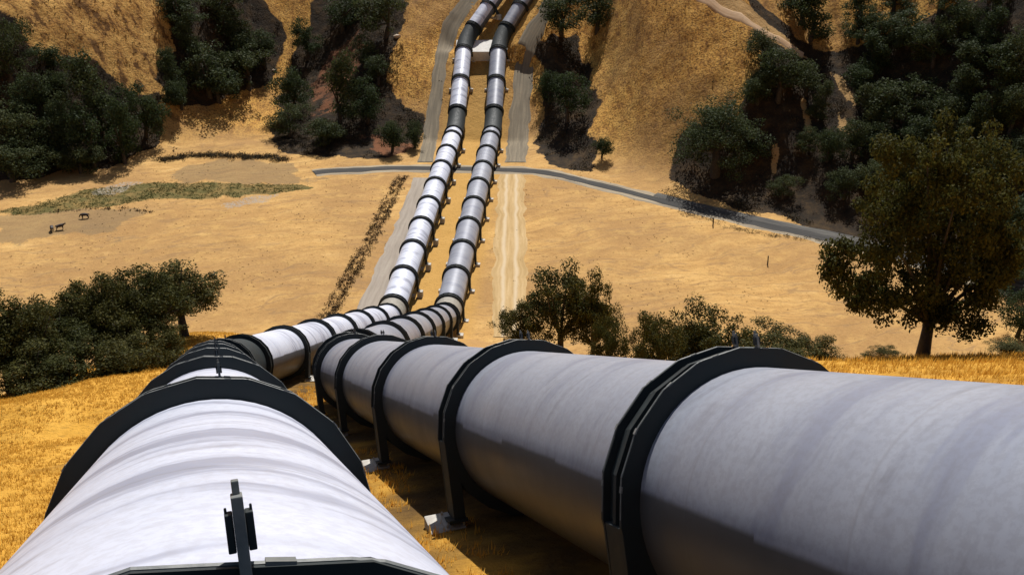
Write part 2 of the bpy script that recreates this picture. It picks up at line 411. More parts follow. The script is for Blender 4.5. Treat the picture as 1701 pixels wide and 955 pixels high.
TREES = [
 (-105.1, 204.5, 14.4, 10.2, 'r', 'tall dark oak high on the left slope at the edge of the picture', 'oaks on the far hillside'),
 (-99.0, 206.8, 7.9, 9.0, 'r', 'low dark oak on the bare left slope just above the shaded oak stand', 'oaks on the far hillside'),
 (-94.9, 205.1, 7.2, 7.2, 'b', 'small dark bush at the upper edge of the left oak stand under the golden slope', 'oaks on the far hillside'),
 (-99.0, 199.2, 11.6, 11.6, 'r', 'broad dark oak in the left stand below a small bare golden patch', 'oaks on the far hillside'),
 (-87.0, 200.7, 19.3, 15.3, 't', 'tallest dark oak of the left hillside stand, its rounded top against the golden slope', 'oaks on the far hillside'),
 (-79.1, 205.4, 13.5, 10.9, 'r', 'dark oak at the right end of the left stand, beside the golden fan', 'oaks on the far hillside'),
 (-100.7, 191.3, 13.6, 13.7, 'r', 'dark oak at the left picture edge, middle of the stand', 'oaks on the far hillside'),
 (-94.2, 197.6, 11.3, 9.5, 'r', 'dark oak behind the stand front, below the bare golden patch', 'oaks on the far hillside'),
 (-92.6, 192.5, 10.5, 11.8, 'r', 'wide dark oak at the front of the left stand', 'oaks on the far hillside'),
 (-85.4, 192.1, 13.9, 12.8, 't', 'upright dark oak at the front of the left stand, below the tallest one', 'oaks on the far hillside'),
 (-80.2, 194.7, 14.2, 10.5, 't', 'narrow dark oak at the front right corner of the left stand', 'oaks on the far hillside'),
 (-98.2, 183.5, 10.0, 13.7, 'r', 'lowest dark oak at the left picture edge, above the pale creek bank', 'oaks on the far hillside'),
 (-94.0, 187.1, 7.7, 11.1, 'b', 'squat dark oak along the lower edge of the left stand', 'oaks on the far hillside'),
 (-87.0, 189.0, 6.7, 10.2, 'b', 'squat dark bush oak at the foot of the left stand', 'oaks on the far hillside'),
 (-78.1, 232.7, 10.0, 13.6, 'r', 'dark oak cut by the top edge, left one of the ravine stand', 'oaks on the far hillside'),
 (-70.9, 244.0, 11.0, 15.4, 'r', 'large dark oak cut by the top edge, at the head of the ravine stand', 'oaks on the far hillside'),
 (-75.3, 228.9, 10.0, 9.0, 't', 'narrow dark oak on the left flank of the ravine stand', 'oaks on the far hillside'),
 (-66.5, 241.1, 11.6, 13.0, 'r', 'greener oak in the upper middle of the ravine stand', 'oaks on the far hillside'),
 (-61.8, 243.9, 9.9, 11.7, 'r', 'olive oak at the right end of the ravine stand beside the gully', 'oaks on the far hillside'),
 (-70.1, 223.5, 13.3, 15.6, 'r', 'broad oak in the centre of the ravine stand', 'oaks on the far hillside'),
 (-76.4, 218.7, 10.1, 8.4, 't', 'dark slim oak at the left edge of the ravine stand by the striped slope', 'oaks on the far hillside'),
 (-63.8, 233.9, 11.7, 15.4, 'r', 'broad oak at the lower right of the ravine stand', 'oaks on the far hillside'),
 (-74.3, 215.9, 7.8, 8.4, 'b', 'dark scrubby oak at the lowest left corner of the ravine stand', 'oaks on the far hillside'),
 (-68.0, 223.4, 8.6, 12.0, 'r', 'dark oak at the foot of the ravine stand, right above the golden fan', 'oaks on the far hillside'),
 (-52.4, 251.6, 11.2, 9.6, 'r', 'lone round dark oak between the gully and the red earth slope', 'oaks on the far hillside'),
 (-43.7, 255.8, 10.9, 14.9, 'r', 'dark oak cut by the top edge above the red earth slope', 'oaks on the far hillside'),
 (-30.5, 240.1, 12.7, 14.1, 'r', 'large dark oak cut by the top edge, left of the pipelines', 'oaks on the far hillside'),
 (-34.8, 232.3, 8.2, 9.2, 'r', 'dark oak right of the red earth patch', 'oaks on the far hillside'),
 (-31.2, 225.6, 7.4, 9.0, 'r', 'dark oak above the brown shaded slope left of the pipelines', 'oaks on the far hillside'),
 (-51.1, 225.5, 12.3, 11.9, 'r', 'green oak at the left end of the stand on the brown slope', 'oaks on the far hillside'),
 (-49.4, 211.4, 8.5, 10.2, 'r', 'dark oak leaning over the golden fan, lowest at left of its stand', 'oaks on the far hillside'),
 (-38.7, 215.1, 16.8, 11.7, 't', 'tall dark oak under the red earth patch', 'oaks on the far hillside'),
 (-32.3, 214.5, 10.8, 10.8, 'r', 'dark oak in the shaded brown hollow left of the pipelines', 'oaks on the far hillside'),
 (-40.8, 206.4, 7.0, 11.3, 'b', 'low dark bush oak above the level cross road, left part', 'oaks on the far hillside'),
 (-25.7, 202.8, 8.2, 7.5, 'b', 'grey brown bush at the foot of the slope, left of the left pipeline', 'oaks on the far hillside'),
 (-21.0, 205.0, 6.9, 5.7, 'b', 'small brown bush nearest the left pipeline at the slope foot', 'oaks on the far hillside'),
 (11.8, 237.8, 11.7, 14.5, 'r', 'dark oak cut by the top edge, just right of the upper pipe bend', 'oaks on the far hillside'),
 (20.4, 236.6, 11.3, 13.3, 'r', 'dark oak cut by the top edge, between pipelines and golden spur', 'oaks on the far hillside'),
 (12.2, 210.7, 11.8, 11.4, 'r', 'green oak in the dark gully right of the pipelines', 'oaks on the far hillside'),
 (8.4, 218.0, 8.7, 7.6, 'b', 'small bush at the left rim of the dark gully', 'oaks on the far hillside'),
 (18.6, 195.0, 5.3, 5.0, 'b', 'small round bush at the foot of the golden spur', 'oaks on the far hillside'),
 (39.3, 180.8, 16.5, 23.0, 'w', 'large round solitary oak on the lower right of the golden spur', 'oaks on the far hillside'),
 (50.7, 196.9, 8.0, 10.0, 'r', 'dark oak on the crest below the pale ridge track, uppermost one', 'oaks on the far hillside'),
 (52.5, 190.2, 11.1, 13.3, 'r', 'broad olive oak under the pale ridge track', 'oaks on the far hillside'),
 (58.6, 192.6, 7.6, 10.1, 'r', 'dark oak close under the right end of the pale ridge track', 'oaks on the far hillside'),
 (48.3, 189.5, 7.5, 8.8, 'b', 'dark bush oak on the right rim of the golden spur', 'oaks on the far hillside'),
 (60.6, 187.5, 7.8, 7.1, 't', 'narrow dark oak beside the small golden gap below the ridge track', 'oaks on the far hillside'),
 (59.1, 176.4, 7.2, 7.0, 'b', 'dark green bush above the big roadside oak, in the shaded hollow', 'oaks on the far hillside'),
 (83.3, 166.2, 9.2, 10.1, 'r', 'grey green oak beside the pale boulder on the right hillside', 'oaks on the far hillside'),
 (73.1, 196.9, 8.7, 9.7, 'r', 'lighter green oak standing out near the top of the shaded right hillside', 'oaks on the far hillside'),
 (80.8, 189.7, 5.9, 8.1, 'r', 'fresh green oak in the middle of the shaded right hillside', 'oaks on the far hillside'),
 (73.9, 180.3, 10.2, 13.6, 'r', 'broad olive oak in the middle of the shaded right hillside', 'oaks on the far hillside'),
 (61.9, 211.5, 11.7, 12.5, 'r', 'dark evergreen oak in the dense shaded stand covering the right hillside', 'oaks of the shaded right hillside'),
 (72.1, 206.4, 8.8, 8.5, 'r', 'dark evergreen oak in the dense shaded stand covering the right hillside', 'oaks of the shaded right hillside'),
 (77.9, 203.5, 8.1, 11.1, 'r', 'dark evergreen oak in the dense shaded stand covering the right hillside', 'oaks of the shaded right hillside'),
 (83.9, 195.6, 10.3, 9.7, 'r', 'dark evergreen oak in the dense shaded stand covering the right hillside', 'oaks of the shaded right hillside'),
 (88.9, 186.0, 10.1, 7.4, 'r', 'dark evergreen oak in the dense shaded stand covering the right hillside', 'oaks of the shaded right hillside'),
 (93.8, 176.4, 8.0, 7.8, 'r', 'dark evergreen oak in the dense shaded stand covering the right hillside', 'oaks of the shaded right hillside'),
 (63.0, 207.7, 11.7, 12.1, 't', 'dark evergreen oak in the dense shaded stand covering the right hillside', 'oaks of the shaded right hillside'),
 (71.0, 202.1, 8.3, 8.9, 'r', 'dark evergreen oak in the dense shaded stand covering the right hillside', 'oaks of the shaded right hillside'),
 (78.1, 193.7, 8.0, 11.3, 'r', 'dark evergreen oak in the dense shaded stand covering the right hillside', 'oaks of the shaded right hillside'),
 (84.3, 186.7, 9.7, 9.8, 'r', 'dark evergreen oak in the dense shaded stand covering the right hillside', 'oaks of the shaded right hillside'),
 (87.4, 179.9, 8.5, 8.9, 't', 'dark evergreen oak in the dense shaded stand covering the right hillside', 'oaks of the shaded right hillside'),
 (93.7, 172.7, 7.5, 7.2, 'r', 'dark evergreen oak in the dense shaded stand covering the right hillside', 'oaks of the shaded right hillside'),
 (71.7, 193.5, 8.8, 9.7, 't', 'dark evergreen oak in the dense shaded stand covering the right hillside', 'oaks of the shaded right hillside'),
 (80.6, 186.8, 10.5, 10.6, 'r', 'dark evergreen oak in the dense shaded stand covering the right hillside', 'oaks of the shaded right hillside'),
 (83.7, 180.2, 8.3, 10.6, 'r', 'dark evergreen oak in the dense shaded stand covering the right hillside', 'oaks of the shaded right hillside'),
 (88.6, 173.3, 9.2, 9.3, 'r', 'dark evergreen oak in the dense shaded stand covering the right hillside', 'oaks of the shaded right hillside'),
 (94.2, 167.6, 8.5, 7.9, 'r', 'dark evergreen oak in the dense shaded stand covering the right hillside', 'oaks of the shaded right hillside'),
 (82.9, 174.6, 7.6, 9.2, 't', 'dark evergreen oak in the dense shaded stand covering the right hillside', 'oaks of the shaded right hillside'),
 (86.8, 170.8, 9.9, 10.9, 't', 'dark evergreen oak in the dense shaded stand covering the right hillside', 'oaks of the shaded right hillside'),
 (77.8, 174.1, 8.8, 9.6, 'r', 'dark evergreen oak in the dense shaded stand covering the right hillside', 'oaks of the shaded right hillside'),
 (80.5, 170.8, 7.2, 9.8, 'r', 'dark evergreen oak in the dense shaded stand covering the right hillside', 'oaks of the shaded right hillside'),
 (86.1, 164.6, 9.1, 9.0, 'r', 'dark evergreen oak in the dense shaded stand covering the right hillside', 'oaks of the shaded right hillside'),
 (72.9, 172.8, 8.3, 10.4, 'r', 'dark evergreen oak in the dense shaded stand covering the right hillside', 'oaks of the shaded right hillside'),
 (79.5, 165.7, 9.4, 8.6, 't', 'dark evergreen oak in the dense shaded stand covering the right hillside', 'oaks of the shaded right hillside'),
 (86.0, 158.3, 7.1, 9.0, 'r', 'dark evergreen oak in the dense shaded stand covering the right hillside', 'oaks of the shaded right hillside'),
 (69.9, 163.6, 9.2, 9.8, 'r', 'dark evergreen oak in the dense shaded stand covering the right hillside', 'oaks of the shaded right hillside'),
 (77.4, 162.3, 8.8, 8.9, 'r', 'dark evergreen oak in the dense shaded stand covering the right hillside', 'oaks of the shaded right hillside'),
 (82.1, 157.5, 9.4, 10.9, 'r', 'dark evergreen oak in the dense shaded stand covering the right hillside', 'oaks of the shaded right hillside'),
 (86.3, 154.0, 7.1, 7.3, 'r', 'dark evergreen oak in the dense shaded stand covering the right hillside', 'oaks of the shaded right hillside'),
 (68.1, 189.6, 8.8, 9.5, 'r', 'dark evergreen oak in the dense shaded stand covering the right hillside', 'oaks of the shaded right hillside'),
 (68.8, 181.6, 9.2, 9.9, 'r', 'dark evergreen oak in the dense shaded stand covering the right hillside', 'oaks of the shaded right hillside'),
 (63.5, 176.0, 7.9, 8.6, 'r', 'dark evergreen oak in the dense shaded stand covering the right hillside', 'oaks of the shaded right hillside'),
 (67.9, 173.2, 8.2, 10.0, 'r', 'dark evergreen oak in the dense shaded stand covering the right hillside', 'oaks of the shaded right hillside'),
 (63.7, 166.6, 7.3, 9.1, 'r', 'dark evergreen oak in the dense shaded stand covering the right hillside', 'oaks of the shaded right hillside'),
 (68.6, 165.1, 7.9, 9.6, 'r', 'dark evergreen oak in the dense shaded stand covering the right hillside', 'oaks of the shaded right hillside'),
 (73.2, 172.3, 7.7, 8.8, 'r', 'dark evergreen oak in the dense shaded stand covering the right hillside', 'oaks of the shaded right hillside'),
 (59.8, 167.3, 6.2, 7.6, 'r', 'dark evergreen oak in the dense shaded stand covering the right hillside', 'oaks of the shaded right hillside'),
 (55.4, 179.1, 5.6, 5.7, 'r', 'dark evergreen oak in the dense shaded stand covering the right hillside', 'oaks of the shaded right hillside'),
 (49.9, 171.0, 5.2, 6.2, 'r', 'dark evergreen oak in the dense shaded stand covering the right hillside', 'oaks of the shaded right hillside'),
 (81.7, 145.7, 8.7, 11.5, 'r', 'dark oak of the far right hillside behind the big oak', 'oaks behind the big oak'),
 (76.4, 138.3, 9.4, 9.3, 'r', 'dark oak of the far right hillside behind the big oak', 'oaks behind the big oak'),
 (77.7, 128.9, 11.2, 10.5, 'r', 'dark oak of the far right hillside behind the big oak', 'oaks behind the big oak'),
 (77.3, 148.3, 6.7, 8.8, 'r', 'dark oak of the far right hillside behind the big oak', 'oaks behind the big oak'),
 (70.3, 121.7, 8.0, 7.5, 'r', 'dark oak of the far right hillside behind the big oak', 'oaks behind the big oak'),
 (-34.0, 90.8, 8.7, 12.8, 's', 'spreading oak at the right end of the left foreground grove, its arm reaching right', 'oaks of the left foreground grove'),
 (-34.9, 84.7, 9.4, 9.8, 's', 'tall oak second from the right end of the left foreground grove', 'oaks of the left foreground grove'),
 (-36.6, 80.6, 9.8, 9.0, 's', 'oak in the middle of the left foreground grove, rounded top', 'oaks of the left foreground grove'),
 (-39.0, 78.5, 9.5, 9.2, 's', 'broad oak left of the middle of the left foreground grove', 'oaks of the left foreground grove'),
 (-40.0, 74.7, 8.1, 8.1, 's', 'lower oak in the dip of the left foreground grove', 'oaks of the left foreground grove'),
 (-41.6, 70.9, 9.6, 9.3, 's', 'oak at the left picture edge of the left foreground grove', 'oaks of the left foreground grove'),
 (-35.9, 82.7, 9.6, 9.6, 's', 'oak right of the middle of the left foreground grove, behind a low bushy one', 'oaks of the left foreground grove'),
 (-38.0, 79.6, 9.7, 8.9, 's', 'slender oak between two broad ones in the left foreground grove', 'oaks of the left foreground grove'),
 (-39.5, 71.0, 8.5, 8.0, 's', 'round topped oak near the left end of the left foreground grove', 'oaks of the left foreground grove'),
 (-33.2, 77.0, 6.4, 8.3, 'u', 'low bushy oak in front of the grove, above the golden slope', 'oaks of the left foreground grove'),
 (-37.0, 71.2, 5.3, 8.8, 'u', 'dark low bushy oak in front of the left foreground grove', 'oaks of the left foreground grove'),
 (-38.5, 67.3, 5.2, 9.1, 'u', 'low bushy oak at the lower left of the grove, by the picture edge', 'oaks of the left foreground grove'),
 (-34.9, 73.2, 5.3, 8.2, 'u', 'low leafy oak in the front row of the grove, between two taller ones', 'oaks of the left foreground grove'),
 (-32.4, 80.9, 5.2, 6.3, 'u', 'slim low oak under the spreading tree at the right of the grove', 'oaks of the left foreground grove'),
 (-43.9, 68.8, 9.8, 9.4, 's', 'oak of the left foreground grove partly beyond the left edge', 'oaks of the left foreground grove'),
 (1.1, 100.7, 8.2, 7.4, 's', 'small leaning oak, left one of the three behind the right pipeline', 'oaks and shrubs behind the right pipeline'),
 (5.6, 100.4, 13.8, 12.1, 's', 'tall oak in the centre of the three behind the right pipeline', 'oaks and shrubs behind the right pipeline'),
 (9.2, 98.2, 13.6, 7.6, 's', 'oak at the right of the three behind the right pipeline', 'oaks and shrubs behind the right pipeline'),
 (7.9, 53.4, 6.6, 4.5, 'u', 'dark round oak right of the three oaks behind the right pipeline', 'oaks and shrubs behind the right pipeline'),
 (10.8, 56.9, 6.4, 4.8, 'u', 'low olive bush oak between two rounder ones behind the right pipeline', 'oaks and shrubs behind the right pipeline'),
 (12.5, 55.2, 7.1, 6.7, 'u', 'broad bushy oak behind the top of the large pipe ring', 'oaks and shrubs behind the right pipeline'),
 (14.2, 53.5, 5.8, 4.7, 'u', 'bushy oak at the right end of the row behind the right pipeline', 'oaks and shrubs behind the right pipeline'),
 (14.8, 48.4, 2.8, 5.0, 'u', 'low green shrub right behind the large pipe ring', 'oaks and shrubs behind the right pipeline'),
 (16.9, 48.4, 2.4, 3.9, 'u', 'low olive shrub left of the big oak, on the golden bank', 'oaks and shrubs behind the right pipeline'),
 (21.3, 45.0, 12.8, 9.3, 'B', 'big dark oak with a thick trunk on the golden bank at right', 'oaks and shrubs behind the right pipeline'),
 (6.3, 53.4, 5.3, 3.0, 'u', 'small dark bush between the three oaks and the round oak behind the right pipeline', 'oaks and shrubs behind the right pipeline'),
 (27.3, 46.8, 1.1, 3.4, 'u', 'small grey green shrub on the golden bank right of the big oak', 'oaks and shrubs behind the right pipeline'),
 (20.1, 46.7, 1.0, 2.2, 'u', 'small dry shrub beside the trunk of the big oak', 'oaks and shrubs behind the right pipeline'),
]
BOULD = [(80.7, 172.3), (-27.8, 238.9), (-59.8, 244.7)]
POSTS = [((41.2, 145.4), 1.5, 0.11, 'short dark wooden post standing in the golden field left of the big oak'),
 ((35.4, 161.4), 1.5, 0.12, 'dark wooden post at the edge of the valley road, end of the weeds'),
 ((-1.0, 110.8), 1.3, 0.10, 'weathered post left of the leaning oak behind the right pipeline'),
 ((0.5, 112.9), 1.3, 0.10, 'weathered post close beside the leaning oak behind the right pipeline')]
COWS = [((-80.1, 159.3), 2.0, 'dark brown cow at the left of the close pair in the left pasture', True),
 ((-78.9, 159.9), 0.4, 'dark cow with raised head at the right of the close pair in the left pasture', False),
 ((-76.7, 165.1), 3.3, 'dark cow standing alone by the creek tufts in the left pasture', True)]
# ------------------------------------------------------------------ ground cover
def in_poly(px, py, poly):
    inside = np.zeros(px.shape, bool); n = len(poly)
    for i in range(n):
        x1, y1 = poly[i]; x2, y2 = poly[(i + 1) % n]
        c = ((y1 > py) != (y2 > py)) & (px < (x2 - x1) * (py - y1) / ((y2 - y1) if y2 != y1 else 1e-9) + x1)
        inside ^= c
    return inside
def edge_dist(px, py, pts, closed=True):
    d = np.full(px.shape, 1e9); n = len(pts)
    for i in range(n if closed else n - 1):
        ax, ay = pts[i]; bx, by = pts[(i + 1) % n]
        L2 = (bx - ax) ** 2 + (by - ay) ** 2 + 1e-9
        w = np.clip(((px - ax) * (bx - ax) + (py - ay) * (by - ay)) / L2, 0, 1)
        d = np.minimum(d, np.hypot(px - ax - w * (bx - ax), py - ay - w * (by - ay)))
    return d
def region(x, y, polys, soft, wob):
    """1 inside the patches, 0 outside, with a ragged soft edge"""
    qx = x + wob * fbm(x / 6.0, y / 6.0, 4); qy = y + wob * fbm(x / 6.0 + 40, y / 6.0 - 12, 4)
    out = np.zeros(x.shape)
    for p in polys:
        bx = [q[0] for q in p]; by = [q[1] for q in p]
        k = (qx > min(bx) - 6) & (qx < max(bx) + 6) & (qy > min(by) - 6) & (qy < max(by) + 6)
        if not k.any(): continue
        sd = np.where(in_poly(qx[k], qy[k], p), 1, -1) * edge_dist(qx[k], qy[k], p)
        out[k] = np.maximum(out[k], sstep(-soft, soft, sd))
    return out
def ground_masks(V):
    x, y = V[:, 0].astype(float), V[:, 1].astype(float)
    m = {}
    m["scrub"] = region(x, y, POLY["scrub"], 0.9, 3.2)  # brush ground, plus shaded gullies and hollows painted dark with it
    m["gold"] = region(x, y, POLY["gold"], 0.7, 1.0)
    m["red"] = region(x, y, POLY["red"], 3.0, 5.0)
    m["green"] = region(x, y, POLY["green"], 0.9, 2.0)
    m["pale"] = region(x, y, POLY["pale"], 1.2, 3.0)
    m["dull"] = region(x, y, POLY["dull"], 3.0, 6.0)
    t, z, s = nearest(x, y, CEN)
    m["near"] = 1 - sstep(S_E1 + 30, S_E1 + 60, s)
    m["hill"] = sstep(2, 16, y - foot_y(x))
    m["striped"] = 1 - sstep(-78, -70, x)
    m["dirt_shade"] = (1 - sstep(5.0, 6.6, np.abs(np.where(t < 0, t * 0.74, t) + 1.2 * fbm(x / 3.0, y / 3.0, 3)))) * (1 - sstep(S_E1 + 20, S_E1 + 50, s))  # bare dirt by the pipes, with shade under the right one painted in
    m["dirt_shade"] *= 1 - 0.8 * sstep(0.0, 1.0, t) * (1 - sstep(1.5, 2.2, t + 0.5 * fbm(x / 1.5, y / 1.5, 3))) * sstep(-0.25, 0.25, fbm(x / 2.2 + 9, y / 2.2, 3))
    m["worn"] = (1 - sstep(5.5, 8.5, np.abs(t))) * sstep(S_E1 + 20, S_E1 + 70, s) * (1 - 0.3 * m["hill"])
    return m
def mat_ground():
    m, nt, b = new_mat("dry_grass_ground")
    pos = N(nt, "ShaderNodeNewGeometry").outputs["Position"]
    A0 = lambda n: N(nt, "ShaderNodeAttribute", attribute_name=n).outputs["Fac"]
    big = noise(nt, pos, 0.045, 5, 0.6); mid = noise(nt, pos, 0.35, 6, 0.65); fine = noise(nt, pos, 2.6, 6, 0.7)
    rv = nt.nodes.new("ShaderNodeMapping"); nt.links.new(pos, rv.inputs[0]); rv.inputs["Rotation"].default_value = (0, 0, math.radians(-14))
    wv = noise(nt, pos, 0.03, 3); wx = N(nt, "ShaderNodeVectorMath", operation='SCALE'); cmb = N(nt, "ShaderNodeCombineXYZ"); nt.links.new(wv, cmb.inputs[1]); nt.links.new(cmb.outputs[0], wx.inputs[0]); wx.inputs["Scale"].default_value = 22.0
    wadd = N(nt, "ShaderNodeVectorMath", operation='ADD'); nt.links.new(rv.outputs[0], wadd.inputs[0]); nt.links.new(wx.outputs[0], wadd.inputs[1])
    rag = math_(nt, 'ADD', math_(nt, 'MULTIPLY', math_(nt, 'SUBTRACT', mid, 0.5), 1.5), math_(nt, 'MULTIPLY', math_(nt, 'SUBTRACT', fine, 0.5), 1.1))
    def A(n):                                                      # patches break up along their edges instead of fading
        if n in ("near", "hill", "striped", "worn", "dirt_shade"): return A0(n)
        return ramp(nt, math_(nt, 'ADD', A0(n), rag), [(0.44, 0.0), (0.56, 1.0)])
    streak = noise(nt, mapping(nt, wadd.outputs[0], (0.16, 0.62, 0.6)), 0.8, 7, 0.72)     # grazing lines drift across the pasture
    trail = noise(nt, mapping(nt, wadd.outputs[0], (0.05, 0.30, 0.2)), 1.0, 3, 0.5)
    # valley grass
    c = ramp(nt, streak, [(0.30, (0.35, 0.195, 0.066)), (0.46, (0.50, 0.288, 0.098)), (0.60, (0.59, 0.360, 0.128)), (0.74, (0.66, 0.43, 0.175))])
    c = mix(nt, ramp(nt, big, [(0.40, 0.0), (0.58, 0.85)]), c, (0.36, 0.205, 0.078))
    c = mix(nt, ramp(nt, mid, [(0.52, 0.0), (0.75, 0.6)]), c, (0.60, 0.375, 0.125))
    k = math_(nt, 'ABSOLUTE', math_(nt, 'SUBTRACT', trail, 0.5))
    c = mix(nt, ramp(nt, k, [(0.004, 0.55), (0.016, 0.0)]), c, (0.27, 0.165, 0.08))
    c = mix(nt, ramp(nt, noise(nt, pos, 1.1, 7, 0.75), [(0.36, 0.55), (0.48, 0.0)]), c, (0.30, 0.17, 0.06))
    # far slopes: rougher, deeper gold with bare furrows
    fur = noise(nt, mapping(nt, pos, (0.9, 0.25, 0.5)), 0.7, 6, 0.7)
    h = ramp(nt, fur, [(0.34, (0.24, 0.110, 0.026)), (0.46, (0.57, 0.295, 0.066)), (0.64, (0.70, 0.40, 0.10))])
    h = mix(nt, ramp(nt, fine, [(0.42, 0.85), (0.53, 0.0)]), h, (0.14, 0.065, 0.018))
    h = mix(nt, ramp(nt, big, [(0.45, 0.0), (0.60, 0.55)]), h, (0.25, 0.14, 0.055))
    rot = nt.nodes.new("ShaderNodeMapping"); nt.links.new(pos, rot.inputs[0]); rot.inputs["Rotation"].default_value = (0, 0, math.radians(31))
    ter = noise(nt, mapping(nt, rot.outputs[0], (0.05, 0.55, 0.3)), 1.0, 5, 0.65)
    tc_ = ramp(nt, ter, [(0.40, (0.13, 0.062, 0.022)), (0.46, (0.50, 0.265, 0.075)), (0.58, (0.70, 0.41, 0.12))])
    tc_ = mix(nt, ramp(nt, fine, [(0.38, 0.7), (0.50, 0.0)]), tc_, (0.12, 0.062, 0.022))
    h = mix(nt, math_(nt, 'MULTIPLY', A("striped"), 0.85), h, tc_)
    c = mix(nt, A("hill"), c, h)
    # near slope: long orange grass
    g = ramp(nt, mid, [(0.30, (0.38, 0.190, 0.030)), (0.48, (0.58, 0.300, 0.042)), (0.68, (0.68, 0.37, 0.062))])
    c = mix(nt, A("near"), c, g)
    c = mix(nt, A("worn"), c, mix(nt, mid, (0.42, 0.23, 0.055), (0.56, 0.33, 0.10)))
    c = mix(nt, math_(nt, 'MULTIPLY', A("dirt_shade"), ramp(nt, mid, [(0.38, 1.0), (0.66, 0.7)])), c, mix(nt, fine, (0.045, 0.028, 0.013), (0.12, 0.07, 0.028)))  # brown dirt, its colour deepened to stand in for the pipe's shadow
    c = mix(nt, math_(nt, 'MULTIPLY', A("dull"), 0.65), c, (0.21, 0.145, 0.075))
    c = mix(nt, math_(nt, 'MULTIPLY', A("green"), ramp(nt, mid, [(0.35, 0.55), (0.6, 1.0)])), c, mix(nt, mid, (0.055, 0.062, 0.018), (0.16, 0.125, 0.04)))
    c = mix(nt, math_(nt, 'MULTIPLY', A("pale"), ramp(nt, fine, [(0.46, 0.0), (0.54, 0.9)])), c, (0.33, 0.285, 0.235))
    # chaparral: litter and low scrub, taken near black to paint in hillside shade
    s = mix(nt, ramp(nt, mid, [(0.35, 0.0), (0.65, 1.0)]), (0.014, 0.011, 0.008), (0.038, 0.025, 0.014))
    sm = math_(nt, 'MULTIPLY', A("scrub"), ramp(nt, mid, [(0.28, 1.0), (0.50, 0.99), (0.78, 0.90)]))
    c = mix(nt, sm, c, s)
    c = mix(nt, math_(nt, 'MULTIPLY', A("red"), ramp(nt, mid, [(0.40, 0.25), (0.6, 0.95)])), c, mix(nt, fine, (0.13, 0.048, 0.022), (0.24, 0.10, 0.045)))
    c = mix(nt, A("gold"), c, mix(nt, mid, (0.34, 0.19, 0.07), (0.48, 0.31, 0.13)))
    # dry stalk speckle everywhere
    c = mix(nt, ramp(nt, fine, [(0.30, 0.42), (0.47, 0.0)]), c, (0.13, 0.075, 0.026))
    nt.links.new(c, b.inputs["Base Color"])
    b.inputs["Roughness"].default_value = 0.95
    b.inputs["Specular IOR Level"].default_value = 0.15
    hh = math_(nt, 'ADD', math_(nt, 'MULTIPLY', fine, 0.35), mid)
    bump(nt, b, hh, 1.0, 0.6)
    bn = [q for q in nt.nodes if q.type == 'BUMP'][0]
    nt.links.new(math_(nt, 'ADD', 0.42, math_(nt, 'MULTIPLY', math_(nt, 'MAXIMUM', A0("hill"), A0("near")), 0.5)), bn.inputs["Strength"])
    return m
build_ground(mat_ground(), ground_masks)

# ------------------------------------------------------------------ roads and tracks, draped sheets
def resample(pts, step):
    P = [np.array(p, float) for p in pts]
    # Catmull-Rom through the points
    out = []
    for i in range(len(P) - 1):
        p0 = P[max(i - 1, 0)]; p1 = P[i]; p2 = P[i + 1]; p3 = P[min(i + 2, len(P) - 1)]
        n = max(2, int(np.linalg.norm(p2 - p1) / step))
        for k in range(n):
            t = k / n
            out.append(0.5 * ((2 * p1) + (-p0 + p2) * t + (2 * p0 - 5 * p1 + 4 * p2 - p3) * t * t + (-p0 + 3 * p1 - 3 * p2 + p3) * t ** 3))
    out.append(P[-1]); return np.array(out)
def drape(name, label, pts, width, mat, lift, taper=1.0, off=0.0):
    c = resample(pts, 0.8); n = len(c); t = np.gradient(c, axis=0); t /= np.linalg.norm(t, axis=1)[:, None]
    nrm = np.stack([t[:, 1], -t[:, 0]], 1); m = 9
    w = width * np.linspace(1, taper, n)
    V = []; UV = []
    arc = np.concatenate([[0], np.cumsum(np.linalg.norm(np.diff(c, axis=0), axis=1))])
    edge = 0.30 * width * fbm(arc / 3.0, arc * 0 + width, 3)
    for j in range(m):
        q = (j / (m - 1) - 0.5)
        p = c + nrm * ((w + edge) * q + off)[:, None]
        z = terrain(p[:, 0], p[:, 1]) + (lift if 0 < j < m - 1 else -0.05)
        V.append(np.column_stack([p, z])); UV.append(np.column_stack([arc, np.full(n, q * width)]))
    V = np.stack(V, 1); UV = np.stack(UV, 1)
    i = np.arange(n * m).reshape(n, m)
    F = np.stack([i[:-1, :-1], i[:-1, 1:], i[1:, 1:], i[1:, :-1]], -1).reshape(-1, 4)
    me = mesh_np(name, V.reshape(-1, 3), F, mat, True)
    lay = me.uv_layers.new(name="UV"); idx = np.empty(len(me.loops), np.int32); me.loops.foreach_get("vertex_index", idx)
    lay.data.foreach_set("uv", UV.reshape(-1, 2)[idx].astype(np.float32).ravel())
    o = obj(name, me); tag(o, label, kind="structure"); return o
def mat_road(name, c1, c2, c3, rut=None):
    m, nt, b = new_mat(name)
    uv = N(nt, "ShaderNodeUVMap", uv_map="UV").outputs[0]
    n1 = noise(nt, mapping(nt, uv, (0.10, 1.6, 1)), 1.0, 5, 0.6); n2 = noise(nt, uv, 1.6, 6, 0.7)
    c = ramp(nt, n1, [(0.33, c1), (0.5, c2), (0.68, c3)])
    c = mix(nt, ramp(nt, n2, [(0.5, 0.0), (0.75, 0.5)]), c, c1)
    if rut is not None:
        sep = N(nt, "ShaderNodeSeparateXYZ"); nt.links.new(uv, sep.inputs[0])
        a = math_(nt, 'ABSOLUTE', sep.outputs[1]); k = math_(nt, 'ABSOLUTE', math_(nt, 'SUBTRACT', a, 0.95))
        c = mix(nt, ramp(nt, k, [(0.10, 0.85), (0.45, 0.0)]), c, rut)
    nt.links.new(c, b.inputs["Base Color"]); b.inputs["Roughness"].default_value = 0.92
    bump(nt, b, n2, 0.4, 0.05)
    return m
